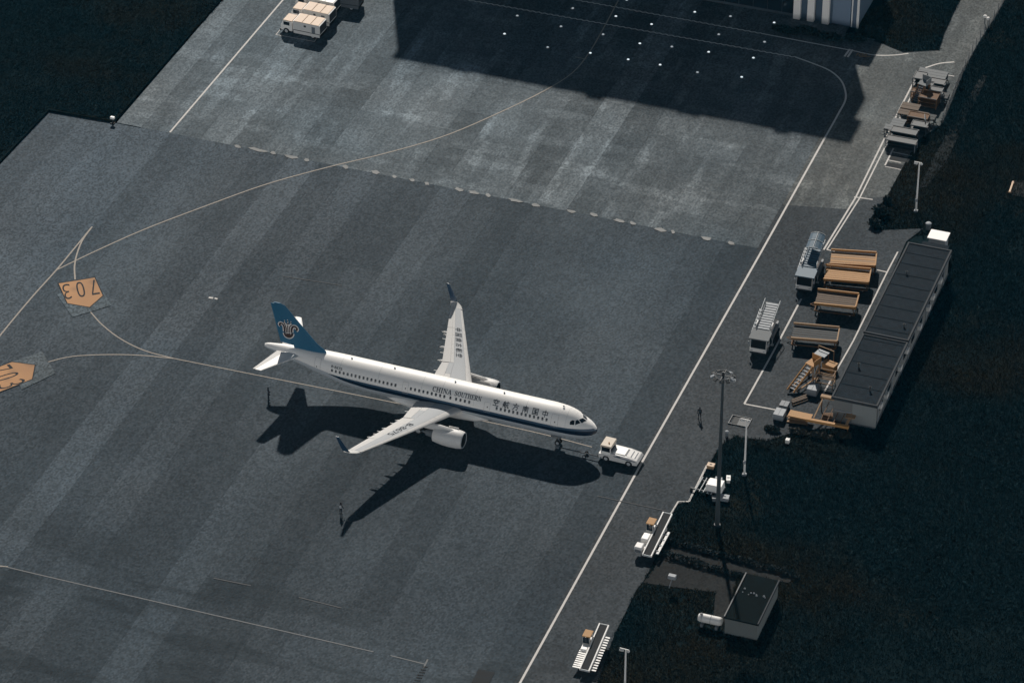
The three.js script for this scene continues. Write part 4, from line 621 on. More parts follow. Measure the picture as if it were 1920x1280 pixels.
{
  const e = thing('engine_crate', 'small orange crate standing beside the towable stairs', 'crate', G(1556, 694), -0.25);
  part(e, 'crate_body', box(1.7, 0.9, 1.1, 0, 0.55, 0, 0.03), M.orange); part(e, 'lid', box(1.8, 0.1, 1.2, 0, 1.05, 0, 0.02), M.orange); part(e, 'skid', [box(1.7, 0.12, 0.12, 0, 0.06, 0.4, 0), box(1.7, 0.12, 0.12, 0, 0.06, -0.4, 0)][0], M.rust);
  const s = thing('stair_landing', 'small grey topped stand just above the orange towable stairs', 'stand', G(1531, 690), -0.25);
  part(s, 'top', box(1.6, 0.1, 1.3, 0, 1.6, -1.2, 0.02), M.grey); for (const x of [-0.7, 0.7]) for (const z of [-1.75, -0.65]) part(s, 'leg', rod(V(x, 0, z), V(x, 1.6, z), 0.05), M.rust); part(s, 'guard_rail', [bar(V(-0.9, 2.1, -1.85), V(1.4, 2.1, -1.85), 0.08), rod(V(-0.9, 1.5, -1.85), V(-0.9, 2.1, -1.85), 0.04), rod(V(1.4, 0, -1.85), V(1.4, 2.1, -1.85), 0.04)], M.tan);
  function cabinet(label, u, v, w, h, d, m, turn = 0) { const t = thing('equipment_cabinet', label, 'cabinet', G(u, v), turn); part(t, 'cabinet_body', box(w, h, d, 0, h / 2 + 0.08, 0, 0.04), m); part(t, 'lid', [box(w / 2 - 0.02, 0.06, d + 0.06, -w / 4, h + 0.12, 0, 0.015), box(w / 2 - 0.02, 0.06, d + 0.06, w / 4, h + 0.12, 0, 0.015)][0], m); part(t, 'lid', box(w / 2 - 0.02, 0.06, d + 0.06, w / 4, h + 0.12, 0, 0.015), m); part(t, 'plinth', box(w - 0.1, 0.1, d - 0.1, 0, 0.05, 0, 0), M.dark); return t; }
  cabinet('pale grey cabinet between the towable stairs and the yellow platform', 1525, 737, 1.3, 0.9, 1.5, M.grey);
  cabinet('pale grey cabinet at the end of the short white bay line', 1462, 783, 1.3, 0.8, 1.5, M.grey);
  cabinet('dark grey cabinet just behind the pale one by the bay line', 1471, 765, 1.1, 0.6, 1.1, M.midgrey);
  cabinet('small white marker box in the weeds below the bay', 1477, 831, 0.5, 0.5, 0.5, M.white);
  // yellow work platform by the hut's end
  const C = G(1555, 786), p = thing('work_platform', 'yellow steel work platform frame at the near end of the long hut', 'work platform', C, PHI);
  const Q = (u, v, h) => { const q = G(u, v, h).sub(C); const c = Math.cos(PHI), s = Math.sin(PHI); return V(q.x * c - q.z * s, q.y, q.x * s + q.z * c); };
  part(p, 'upper_beam', bar(Q(1540, 742, 2.0), Q(1616, 758, 2.0), 0.55, 0.3), M.tan); part(p, 'lower_beam', bar(Q(1512, 786, 0.9), Q(1592, 801, 0.9), 0.4, 0.35), M.orange); part(p, 'side_beam', bar(Q(1543, 748, 1.9), Q(1526, 784, 1.0), 0.14), M.tan); part(p, 'side_beam', bar(Q(1606, 756, 1.9), Q(1586, 800, 0.9), 0.3, 0.2), M.tan);
  part(p, 'deck_panel', bar(Q(1568, 762, 1.6), Q(1600, 768, 1.6), 1.6, 0.12), M.grey); part(p, 'deck_panel', bar(Q(1480, 774, 0.8), Q(1522, 783, 0.8), 1.3, 0.14), M.orange); part(p, 'deck_panel', bar(Q(1588, 775, 1.4), Q(1606, 778, 1.4), 1.8, 0.1), M.tan);
  for (const [u, v, h] of [[1542, 744, 2], [1612, 758, 2], [1514, 787, 0.9], [1590, 801, 0.9], [1484, 776, 0.8]]) { const q = Q(u, v, h); part(p, 'post', rod(V(q.x, 0, q.z), V(q.x, q.y, q.z), 0.08), M.rust); }
  for (let i = 0; i < 4; i++) part(p, 'cross_bar', bar(Q(1556 + i * 12, 752 + i * 2.5, 1.5), Q(1538 + i * 12, 790 + i * 2.3, 0.9), 0.08), M.rust);
  part(p, 'brace', rod(Q(1566, 775, 0.2), Q(1600, 760, 1.9), 0.06), M.rust);
}
{ // weeds and stacked lumber round the work platform
  const weedMat = mat(0.045, 0.04, 0.028, 0.95), weedMat2 = mat(0.02, 0.03, 0.026, 0.95);
  [[1448, 806, 2.2, 0.5, 'low weeds at the grass edge below the pale bay cabinet'], [1497, 812, 2.6, 0.6, 'brown weeds below the left end of the yellow platform'], [1538, 820, 3.0, 0.7, 'brown weeds below the middle of the yellow platform'], [1582, 818, 2.4, 0.6, 'brown weeds at the right foot of the yellow platform'], [1424, 836, 2.0, 0.5, 'dark weeds between the camera pole and the small white box']].forEach(([u, v, w, h, l], i) => shrub(l, G(u, v), w, h, 1.2, 220, 0, i % 4 ? weedMat : weedMat2));
  const st = (label, u, v, n, turn, m) => { const t = thing('lumber_stack', label, 'stack', G(u, v), turn); for (let i = 0; i < n; i++) part(t, 'beam', box(2.4 + rr(-0.3, 0.3), 0.16, 0.2, rr(-0.2, 0.2), 0.1 + Math.floor(i / 4) * 0.17, (i % 4 - 1.5) * 0.26, 0.01), m); };
  st('pile of rusty steel beams inside the yellow platform frame', 1560, 782, 8, 0.4, M.rust); st('pile of brown beams beside the grey cabinet at the towable stairs', 1500, 752, 7, 0.9, M.mud); st('short pile of dull yellow beams left of the yellow platform', 1494, 790, 6, 0.15, M.tan);
  const sc = thing('scaffold_frame', 'dull yellow scaffold frame right of the towable stairs', 'scaffold', G(1548, 720), PHI);
  for (const x of [-1.1, 1.1]) for (const z of [-0.6, 0.6]) part(sc, 'post', rod(V(x, 0, z), V(x, 1.9, z), 0.05), M.tan); for (const y of [0.5, 1.2, 1.85]) part(sc, 'rail', [bar(V(-1.1, y, 0.6), V(1.1, y, 0.6), 0.07), bar(V(-1.1, y, -0.6), V(1.1, y, -0.6), 0.07), bar(V(-1.1, y, -0.6), V(-1.1, y, 0.6), 0.07), bar(V(1.1, y, -0.6), V(1.1, y, 0.6), 0.07)], M.tan); part(sc, 'plank', box(2.2, 0.06, 0.5, 0, 1.22, 0.2, 0.01), M.mud);
}
// ---------------------------------------------------------------- long hut
const shingle = new THREE.MeshPhysicalMaterial({ color: lin(0.8, 0.95, 1.1), roughness: 1, specularIntensity: 0.25, map: tex(512, (u, v) => { const k = 0.028 * (0.5 + 1.0 * rnd()) * (0.8 + 0.5 * fbm(u * 12, v * 12)); return [k * 0.9, k, k * 1.08]; }), bumpMap, bumpScale: 0.015 });
const seamMat = shingle.clone(); seamMat.color = lin(0.5, 0.62, 0.72); seamMat.specularIntensity = 0.05;
const mossy = shingle.clone(); mossy.color = lin(0.10, 0.22, 0.22);
const plaster = mat(0.20, 0.205, 0.20, 0.9, 0, { map: grime });
const hutWall = plaster.clone(); hutWall.color = lin(0.15, 0.165, 0.16);
function roofUV(g, s) { const p = g.attributes.position, uv = g.attributes.uv; for (let i = 0; i < p.count; i++) uv.setXY(i, p.getX(i) * s, p.getZ(i) * s); return g; }
{
  const h = 3.5, c = [[1695, 455], [1782, 471], [1650, 764], [1568, 746]].map(q => { const g = G(q[0], q[1], h); return toGrid(g.x, g.z); });
  const x0 = (c[0][0] + c[3][0]) / 2, x1 = (c[1][0] + c[2][0]) / 2, z0 = (c[0][1] + c[1][1]) / 2, z1 = (c[2][1] + c[3][1]) / 2, W = x1 - x0, D = z1 - z0, w = toWorld((x0 + x1) / 2, (z0 + z1) / 2);
  const t = thing('long_hut', 'long low hut with dark flat roof in two sections by the equipment bay', 'hut', V(w[0], 0, w[1]), PHI);
  const split = D / 2 - D * 0.40;
  const wl = part(t, 'wall', [box(W - 0.6, h - 0.1, D - 0.5, 0, (h - 0.1) / 2, 0, 0)], plaster);
  for (const [a, b, y] of [[-D / 2, split - 0.06, 0.06], [split + 0.06, D / 2, -0.1]]) {
    const r = part(t, 'roof', roofUV(box(W - 0.3, 0.2, b - a - 0.3, 0, h + y, (a + b) / 2, 0), 0.12), shingle);
    part(r, 'parapet', box(0.22, 0.42, b - a, -W / 2 + 0.11, h + y + 0.02, (a + b) / 2, 0.02), M.coping); part(r, 'parapet', box(0.22, 0.42, b - a, W / 2 - 0.11, h + y + 0.02, (a + b) / 2, 0.02), M.coping);
    part(r, 'parapet', box(W - 0.46, 0.40, 0.22, 0, h + y + 0.02, a + 0.11, 0.02), M.coping); part(r, 'parapet', box(W - 0.46, 0.40, 0.22, 0, h + y + 0.02, b - 0.11, 0.02), M.coping);
  }
  part(t, 'plinth', box(W - 0.4, 0.3, D - 0.3, 0, 0.05, 0, 0), M.midgrey);
  for (let z = -D / 2 + 2.4; z < D / 2 - 1; z += 2.6) if (Math.abs(z - split) > 0.9) part(t, 'roof_seam', box(W - 0.75, 0.035, 0.14, 0, h + (z < split ? 0.165 : 0.005), z, 0.01), seamMat);
  for (const [x, z] of [[-1.2, -D * 0.3], [1.6, D * 0.02], [-1.5, D * 0.3], [1.2, D * 0.42]]) { const v = part(t, 'roof_vent', rod(V(x, h, z), V(x, h + 0.62, z), 0.11, 0.11, 10), M.dusk); part(v, 'cowl', new THREE.ConeGeometry(0.2, 0.16, 10).translate(x, h + 0.68, z), M.dusk); }
  for (const z of [-D * 0.42, -D * 0.18, D * 0.06, D * 0.28, D * 0.46]) part(t, 'downpipe', rod(V(W / 2 - 0.2, 0, z), V(W / 2 - 0.2, h - 0.2, z), 0.06, 0.06, 8), M.grey);
  for (const z of [-D * 0.36, -D * 0.1, D * 0.2]) part(t, 'door', box(0.08, 2.1, 1.0, -W / 2 + 0.27, 1.2, z, 0.01), M.dusk);
  for (let i = 0; i < 9; i++) { const z = D / 2 - 3 - i * (D - 6) / 8; const wn = part(wl, 'window', box(0.06, 1.1, 1.5, W / 2 - 0.28, 1.9, z, 0), M.glass); const l = part(wl, 'window', box(0.06, 1.1, 1.5, -W / 2 + 0.28, 1.9, z, 0), M.glass); }
  for (const z of [D / 2 - 1.4, D / 2 - 4.0, D / 2 - 10.4, D / 2 - 14.5, -2, -6.5, -9.2, -13]) part(wl, 'air_conditioner', box(0.45, 0.6, 0.85, W / 2 + 0.02, 2.5 + rr(-0.5, 0.3), z + rr(-0.6, 0.6), 0.03), M.white);
  part(wl, 'eaves_rail', bar(V(W / 2 - 0.05, h - 0.35, -D / 2 + 0.3), V(W / 2 - 0.05, h - 0.35, D / 2 - 0.3), 0.12), M.grey);
  part(wl, 'end_panel', box(W * 0.52, h - 0.5, 0.08, W / 2 - W * 0.28, (h - 0.3) / 2, D / 2 - 0.22, 0.01), M.wallGrey);
  const ax = part(t, 'lean_to_roof', roofUV(box(3.6, 0.16, 2.4, W / 2 - 2.7, 2.7, -D / 2 - 1.2, 0.02), 0.12), shingle); part(t, 'lean_to_wall', box(3.3, 2.6, 2.0, W / 2 - 2.7, 1.3, -D / 2 - 1.0, 0), plaster);
  const s = thing('white_roofed_shed', 'small shed with bright white roof at the far end of the hut', 'shed', V(...(() => { const g = G(1761, 441, 2.6); return [g.x, 0, g.z]; })()), PHI);
  part(s, 'wall', box(2.2, 2.5, 1.9, 0, 1.25, 0, 0), M.grey); part(s, 'roof', box(2.6, 0.12, 2.2, 0, 2.58, 0, 0.02), M.paint); part(s, 'door', box(0.8, 1.9, 0.04, 0, 0.95, 0.96, 0), M.midgrey);
  const f = thing('rubbish_bin', 'small pale round bin left of the white roofed shed', 'bin', G(1741, 430)); part(f, 'bin_body', new THREE.LatheGeometry([[0, 0], [0.3, 0], [0.38, 0.9], [0.42, 0.95], [0, 0.95]].map(p => new THREE.Vector2(...p)), 14), M.midgrey); part(f, 'lid', new THREE.SphereGeometry(0.42, 14, 6, 0, 6.2832, 0, 1.5708).scale(1, 0.4, 1).translate(0, 0.95, 0), M.grey);
}
// ---------------------------------------------------------------- small hut and tank at the lower right
{
  const h = 2.3, c = [[1393, 1076], [1462, 1088], [1424, 1174], [1362, 1158]].map(q => { const g = G(q[0], q[1], h); return toGrid(g.x, g.z); });
  const x0 = (c[0][0] + c[3][0]) / 2, x1 = (c[1][0] + c[2][0]) / 2, z0 = (c[0][1] + c[1][1]) / 2, z1 = (c[2][1] + c[3][1]) / 2, W = x1 - x0, D = z1 - z0, w = toWorld((x0 + x1) / 2, (z0 + z1) / 2);
  const t = thing('small_hut', 'small hut with mossy dark roof and grey end wall in the grass', 'hut', V(w[0], 0, w[1]), PHI);
  part(t, 'wall', box(W - 0.3, h - 0.1, D - 0.3, 0, (h - 0.1) / 2 - 0.1, 0, 0), hutWall);
  const r = part(t, 'roof', roofUV(box(W, 0.2, D, 0, h, 0, 0.02), 0.12), mossy);
  part(r, 'parapet', box(0.16, 0.3, D, W / 2 - 0.08, h + 0.1, 0, 0.02), M.coping); part(r, 'parapet', box(0.16, 0.3, D, -W / 2 + 0.08, h + 0.1, 0, 0.02), M.dark);
  for (let i = 0; i < 9; i++) part(r, 'roof_stone', new THREE.DodecahedronGeometry(rr(0.07, 0.14)).translate(rr(-W / 2 + 0.4, W / 2 - 0.4), h + 0.15, -D * 0.1 + rr(-0.6, 0.4)), M.grey);
  part(t, 'door', box(0.06, 1.9, 0.9, -W / 2 + 0.13, 0.95, D * 0.1, 0), M.rust);
  const a = G(1309, 1158, 0.75), b = G(1355, 1168, 0.75), k = thing('storage_tank', 'white cylindrical tank lying beside the small hut', 'tank', V((a.x + b.x) / 2, 0, (a.z + b.z) / 2), heading(a, b)), L = a.distanceTo(b);
  part(k, 'shell', new THREE.LatheGeometry([[0, -L / 2], [0.4, -L / 2 + 0.06], [0.49, -L / 2 + 0.24], [0.52, -L / 2 + 0.4], [0.52, L / 2 - 0.4], [0.49, L / 2 - 0.24], [0.4, L / 2 - 0.06], [0, L / 2]].map(p => new THREE.Vector2(...p)), 24).rotateZ(-Math.PI / 2)
.translate(0, 0.9, 0), M.white);
  for (const x of [-0.95, 0.1]) part(k, 'band', new THREE.TorusGeometry(0.525, 0.03, 6, 24).rotateY(Math.PI / 2).translate(x, 0.9, 0), M.grey);
  for (const x of [-L * 0.3, L * 0.3]) part(k, 'saddle', box(0.3, 0.5, 1.2, x, 0.15, 0, 0.03), M.midgrey);
  part(k, 'manhole', rod(V(-L * 0.36, 1.38, 0), V(-L * 0.36, 1.52, 0), 0.16, 0.16, 12), M.dark);
  const s = thing('post_box', 'pale box on a post by the path above the small hut', 'post', G(1255, 1102)); const q = G(1264, 1083, 1.5).sub(s.position);
  part(s, 'pole', rod(V(0, 0, 0), V(q.x * 0.6, 1.5, q.z * 0.6), 0.06), M.grey); part(s, 'cap', box(0.95, 0.5, 0.6, q.x * 0.6, 1.65, q.z * 0.6, 0.08), M.grey);
  // two low hedges edging the path
  for (const [A, B, l] of [[[1252, 1016], [1500, 1082], 'long low dark hedge along the upper side of the path'], [[1248, 1040], [1392, 1083], 'low dark hedge along the lower side of the path']]) {
    const p0 = G(...A), p1 = G(...B), hd = thing('hedge', l, 'hedge', mid(p0, p1).setY(-0.1), heading(p0, p1)), LL = p0.distanceTo(p1);
    const gs = []; for (let i = 0; i < Math.round(LL / 1.1); i++) gs.push(leafGeo(1.9, rr(0.7, 1.0), 0.9, 120, 0.16).translate(-LL / 2 + 0.5 + i * 1.1, 0, rr(-0.1, 0.1)));
    part(hd, 'foliage', gs, leafMat).userData.kind = 'stuff'; part(hd, 'stem', [rod(V(-LL * 0.4, 0, 0), V(-LL * 0.4, 0.4, 0), 0.04)], barkMat);
  }
}
// ---------------------------------------------------------------- belt loaders
function beltLoader(label, low, high, ribs) {
  const h = heading(low, high), L = low.distanceTo(high), t = thing('belt_loader', label, 'belt loader', low, h, 'belt loaders along the grass edge');
  const yl = 0.75, yh = 1.75;
  part(t, 'chassis', [box(L * 0.72, 0.5, 1.5, L * 0.46, 0.62, -0.2, 0.06)], M.white);
  const c = part(t, 'conveyor', bar(V(0.1, yl, 0.1), V(L, yh, 0.1), 0.9, 0.22), M.dark);
  part(c, 'belt', bar(V(0.05, yl + 0.125, 0.1), V(L + 0.05, yh + 0.125, 0.1), 0.78, 0.03), M.tyre);
  for (const z of [-0.44, 0.64]) part(c, 'side_rail', bar(V(0, yl + 0.1, z), V(L, yh + 0.1, z), 0.14, 0.26), M.paint);
  for (const e of [[0.05, yl], [L, yh]]) part(c, 'end_roller', rod(V(e[0], e[1] + 0.05, -0.36), V(e[0], e[1] + 0.05, 0.56), 0.12, 0.12, 10), M.steel);
  part(t, 'boom_support', [rod(V(L * 0.7, 0.8, -0.2), V(L * 0.86, yh - 0.2, -0.2), 0.07), rod(V(L * 0.7, 0.8, 0.4), V(L * 0.86, yh - 0.2, 0.4), 0.07)], M.steel);
  const cab = part(t, 'cab', [box(0.08, 1.3, 0.08, L * 0.58, 1.4, -0.7), box(0.08, 1.3, 0.08, L * 0.58, 1.4, -1.45), box(0.08, 1.3, 0.08, L * 0.58 + 1.2, 1.4, -0.7), box(0.08, 1.3, 0.08, L * 0.58 + 1.2, 1.4, -1.45), box(1.2, 0.6, 0.8, L * 0.58 + 0.6, 0.95, -1.08, 0.05)], M.white);
  part(cab, 'cab_roof', box(1.3, 0.12, 1.0, L * 0.58 + 0.65, 2.1, -1.08, 0.05), M.orange); part(cab, 'windscreen', box(0.03, 0.8, 0.75, L * 0.58 - 0.03, 1.62, -1.08, 0), M.glass); part(cab, 'seat', [box(0.5, 0.2, 0.5, L * 0.58 + 0.6, 1.35, -1.08, 0.04), box(0.12, 0.5, 0.5, L * 0.58 + 0.9, 1.6, -1.08, 0.04)], M.black);
  if (!ribs) { part(t, 'hood', box(1.3, 0.75, 0.9, L * 0.38, 1.1, -1.0, 0.12), M.paint); part(t, 'hood', box(1.1, 0.85, 0.95, L * 0.12, 1.05, -1.15, 0.12), M.white); part(t, 'hood_grille', box(0.05, 0.4, 0.8, L * 0.12 - 0.58, 0.95, -1.15, 0), M.midgrey); part(t, 'side_rack', [bar(V(L * 0.1, 0.85, 1.15), V(L * 0.66, 1.1, 1.15), 0.3, 0.14)], M.white); for (let i = 0; i < 4; i++) part(t, 'rack_bracket', box(0.14, 0.1, 0.5, L * (0.16 + i * 0.14), 0.95 + i * 0.06, 0.9, 0), M.midgrey); }
  else { part(t, 'hood', box(0.9, 0.6, 0.8, L * 0.45, 1.1, -0.95, 0.1), M.paint); for (let i = 0; i < 9; i++) part(t, 'step', box(0.2, 0.07, 0.85, L * (0.05 + i * 0.042), 0.75 + i * 0.05, -1.0, 0.01), M.paint); for (let i = 0; i < 14; i++) part(t, 'step', box(0.2, 0.07, 0.6, L * (0.06 + i * 0.054), 0.75 + i * 0.06, 1.05, 0.01), M.paint); }
  for (const z of [-0.95, 0.6]) for (const x of [0.2, 0.72]) wheel(t, 0.34, 0.22, L * x, 0.34, z);
}
beltLoader('belt loader with orange cab roof and white hoods, by the hedged path', G(1211, 1052), G(1250, 985), false);
beltLoader('belt loader with orange cab roof and rows of white steps, at the bottom edge', G(1094, 1267), G(1131, 1194), true);
// ---------------------------------------------------------------- tow bar rack, ground cart and slabs under the mast
{
  const p = G(1327, 917), r = thing('tow_bar_rack', 'low rack of pale tow bars standing on the verge left of the mast', 'rack', p, PHI);
  const ang = heading(G(1316, 924), G(1336, 892)); for (let i = 0; i < 5; i++) part(r, 'tow_bar', rod(V(-1.1 + i * 0.5, 0.5, 0).add(V(-Math.cos(ang) * 1.4, 0, Math.sin(ang) * 1.4)), V(-1.1 + i * 0.5, 0.5, 0).add(V(Math.cos(ang) * 1.5, 0, -Math.sin(ang) * 1.5)), 0.075), M.steel);
  part(r, 'cross_beam', [bar(V(-1.9, 0.36, 0.9), V(0.9, 0.36, 1.0), 0.16), bar(V(-0.9, 0.36, -1.0), V(1.7, 0.36, -0.9), 0.16)], M.dark);
  for (const [x, z] of [[-1.8, 0.9], [0.8, 1.0], [-0.8, -1.0], [1.6, -0.9]]) part(r, 'foot', box(0.3, 0.3, 0.3, x, 0.15, z, 0.02), M.dark);
  const g = thing('ground_power_cart', 'white ground power cart standing against the tall mast', 'cart', G(1341, 922), PHI);
  part(g, 'housing', extr([[-0.95, 0.45], [-0.95, 1.25], [-0.8, 1.4], [0.9, 1.4], [0.95, 0.45]], 1.5, 0.05), M.paint); part(g, 'control_box', box(0.9, 0.4, 0.5, 0.1, 1.2, -1.05, 0.04), M.grey); part(g, 'base_plate', box(2.1, 0.14, 1.7, 0, 0.4, 0, 0.02), M.midgrey); for (const x of [-0.6, 0.6]) for (const z of [-0.7, 0.7]) wheel(g, 0.22, 0.14, x, 0.22, z);
  function chock(label, u, v, w, d, m, turn) { const t = thing('cable_box', label, 'box', G(u, v), turn); part(t, 'box_body', box(w, 0.45, d, 0, 0.24, 0, 0.04), m); part(t, 'lid', box(w + 0.08, 0.08, d + 0.08, 0, 0.5, 0, 0.02), m); part(t, 'handle', box(0.3, 0.05, 0.05, 0, 0.57, 0, 0), M.dark); }
  chock('cream flat box at the top end of the kerb left of the mast', 1333, 877, 0.85, 0.7, M.cream, PHI); chock('pale slim box in the grass right of the mast', 1366, 902, 0.45, 1.0, M.white, 0.3); chock('grey flat box in the grass at the right of the mast', 1359, 937, 1.0, 0.8, M.grey, 0.1); chock('dull grey flat box left of the mast beside its power cart', 1341, 938, 0.7, 0.6, M.midgrey, 0.4);
  // fenced pad behind the white camera pole
  const d = thing('inspection_pit', 'low dark framed pit with a grey cover beside the white camera pole', 'pit', G(1388, 790), PHI); part(d, 'frame', [box(2.6, 0.12, 0.12, 0, 0.06, 0.9, 0), box(2.6, 0.12, 0.12, 0, 0.06, -0.9, 0), box(0.12, 0.12, 1.68, -1.24, 0.06, 0, 0), box(0.12, 0.12, 1.68, 1.24, 0.06, 0, 0)], M.dark); part(d, 'cover', box(0.7, 0.06, 1.4, -0.55, 0.04, 0, 0), M.dusk); part(d, 'pit_floor', box(1.5, 0.04, 1.6, 0.4, 0.03, 0, 0), M.dark);
  const b = thing('guard_bollard', 'short grey bollard at the grass edge behind the tall mast', 'bollard', G(1363, 818)); part(b, 'post', rod(V(0, 0, 0), V(0, 0.7, 0), 0.2, 0.18, 12), M.midgrey); part(b, 'cap', new THREE.SphereGeometry(0.26, 12, 8).scale(1, 0.6, 1).translate(0, 0.72, 0), M.grey);
}
// ---------------------------------------------------------------- floodlight mast and camera poles
{
  const t = thing('floodlight_mast', 'tall dark floodlight mast with a ring of lamps, in the grass', 'floodlight mast', G(1345, 985)), H = 22.0;
  part(t, 'pole', rod(V(0, -0.1, 0), V(0, H, 0), 0.29, 0.14, 14), mat(0.04, 0.05, 0.055, 0.8)); part(t, 'base_flange', rod(V(0, -0.1, 0), V(0, 0.2, 0), 0.42, 0.4, 14), M.dark);
  part(t, 'head_frame', [new THREE.TorusGeometry(0.95, 0.07, 6, 20).rotateX(Math.PI / 2).translate(0, H, 0), bar(V(-1.3, H, 0), V(1.3, H, 0), 0.1), bar(V(0, H, -1.2), V(0, H, 1.2), 0.1), rod(V(0, H, 0), V(0, H + 0.5, 0), 0.2, 0.12, 10)], M.dark);
  for (let i = 0; i < 10; i++) { const a = i / 10 * 6.2832 + 0.2, x = Math.cos(a) * 1.25, z = Math.sin(a) * 1.1; const l = part(t, 'floodlight', box(0.42, 0.2, 0.5, 0, 0, 0, 0.04).rotateX(0.5).rotateY(-a + Math.PI / 2).translate(x, H - 0.12, z), i % 4 ? M.dusk : M.grey); part(l, 'lens', box(0.34, 0.02, 0.4, 0, -0.11, 0, 0).rotateX(0.5).rotateY(-a + Math.PI / 2).translate(x, H - 0.12, z), M.rim); }
  part(t, 'ladder_box', box(0.9, 0.14, 0.6, 0.95, H - 0.3, 0.55, 0.03).rotateY(0.4), M.steel);
  function camPole(label, p, H) { const o = thing('camera_pole', label, 'camera pole', p, 0); part(o, 'pole', rod(V(0, -0.1, 0), V(0, H, 0), 0.13, 0.09, 10), M.paint); part(o, 'base', box(0.5, 0.3, 0.5, 0, 0.05, 0, 0.03), M.grey); part(o, 'bracket', bar(V(-0.7, H, 0), V(0.35, H, 0), 0.08), M.white); const c = part(o, 'camera', [box(0.5, 0.2, 0.22, -0.45, H - 0.18, 0.1, 0.04)], M.white); part(c, 'lens', rod(V(-0.7, H - 0.18, 0.1), V(-0.78, H - 0.18, 0.1), 0.07), M.black); part(o, 'camera', new THREE.SphereGeometry(0.17, 12, 8).translate(0.3, H - 0.2, 0), M.white); part(o, 'junction_box', box(0.32, 0.4, 0.24, 0, H * 0.24, 0.16, 0.03), M.grey); }
  camPole('white camera pole in the grass right of the tall mast', G(1396, 890), 8.3); camPole('white camera pole behind the equipment yard at the upper right', G(1718, 396), 7.75); camPole('white camera pole cut by the bottom edge near the lower belt loader', G(1171, 1331), 8.8);
  const f = thing('edge_marker', 'small white topped marker at the inner corner of the left grass', 'marker', G(211, 231)); part(f, 'post', rod(V(0, 0, 0), V(0, 0.75, 0), 0.12, 0.1, 10), M.dark); part(f, 'head', box(0.62, 0.34, 0.4, 0, 0.9, 0, 0.05), M.paint); part(f, 'base', box(0.6, 0.12, 0.6, 0, 0.06, 0, 0.02), M.black);
  for (const [u, v, l] of [[1847, 44, 'left one of two white topped posts at the road fence, top right'], [1853, 48, 'right one of two white topped posts at the road fence, top right']]) { const q = thing('lamp_post', l, 'post', G(u, v)); part(q, 'post', rod(V(0, -0.1, 0), V(0, 1.1, 0), 0.09, 0.08, 8), M.midgrey); part(q, 'head', new THREE.SphereGeometry(0.3, 12, 8).scale(1, 0.8, 1).translate(0, 1.2, 0), M.paint); }
  const o = thing('marker_beam', 'orange beam along the left edge of the small pad, far right', 'beam', G(1897, 352), heading(G(1893, 364), G(1902, 338))); part(o, 'beam', box(2.9, 0.2, 0.25, 0, 0.15, 0, 0.03), M.cream); part(o, 'foot', box(0.2, 0.1, 0.5, -1.2, 0.05, 0, 0), M.rust); part(o, 'foot', box(0.2, 0.1, 0.5, 1.2, 0.05, 0, 0), M.rust);
}
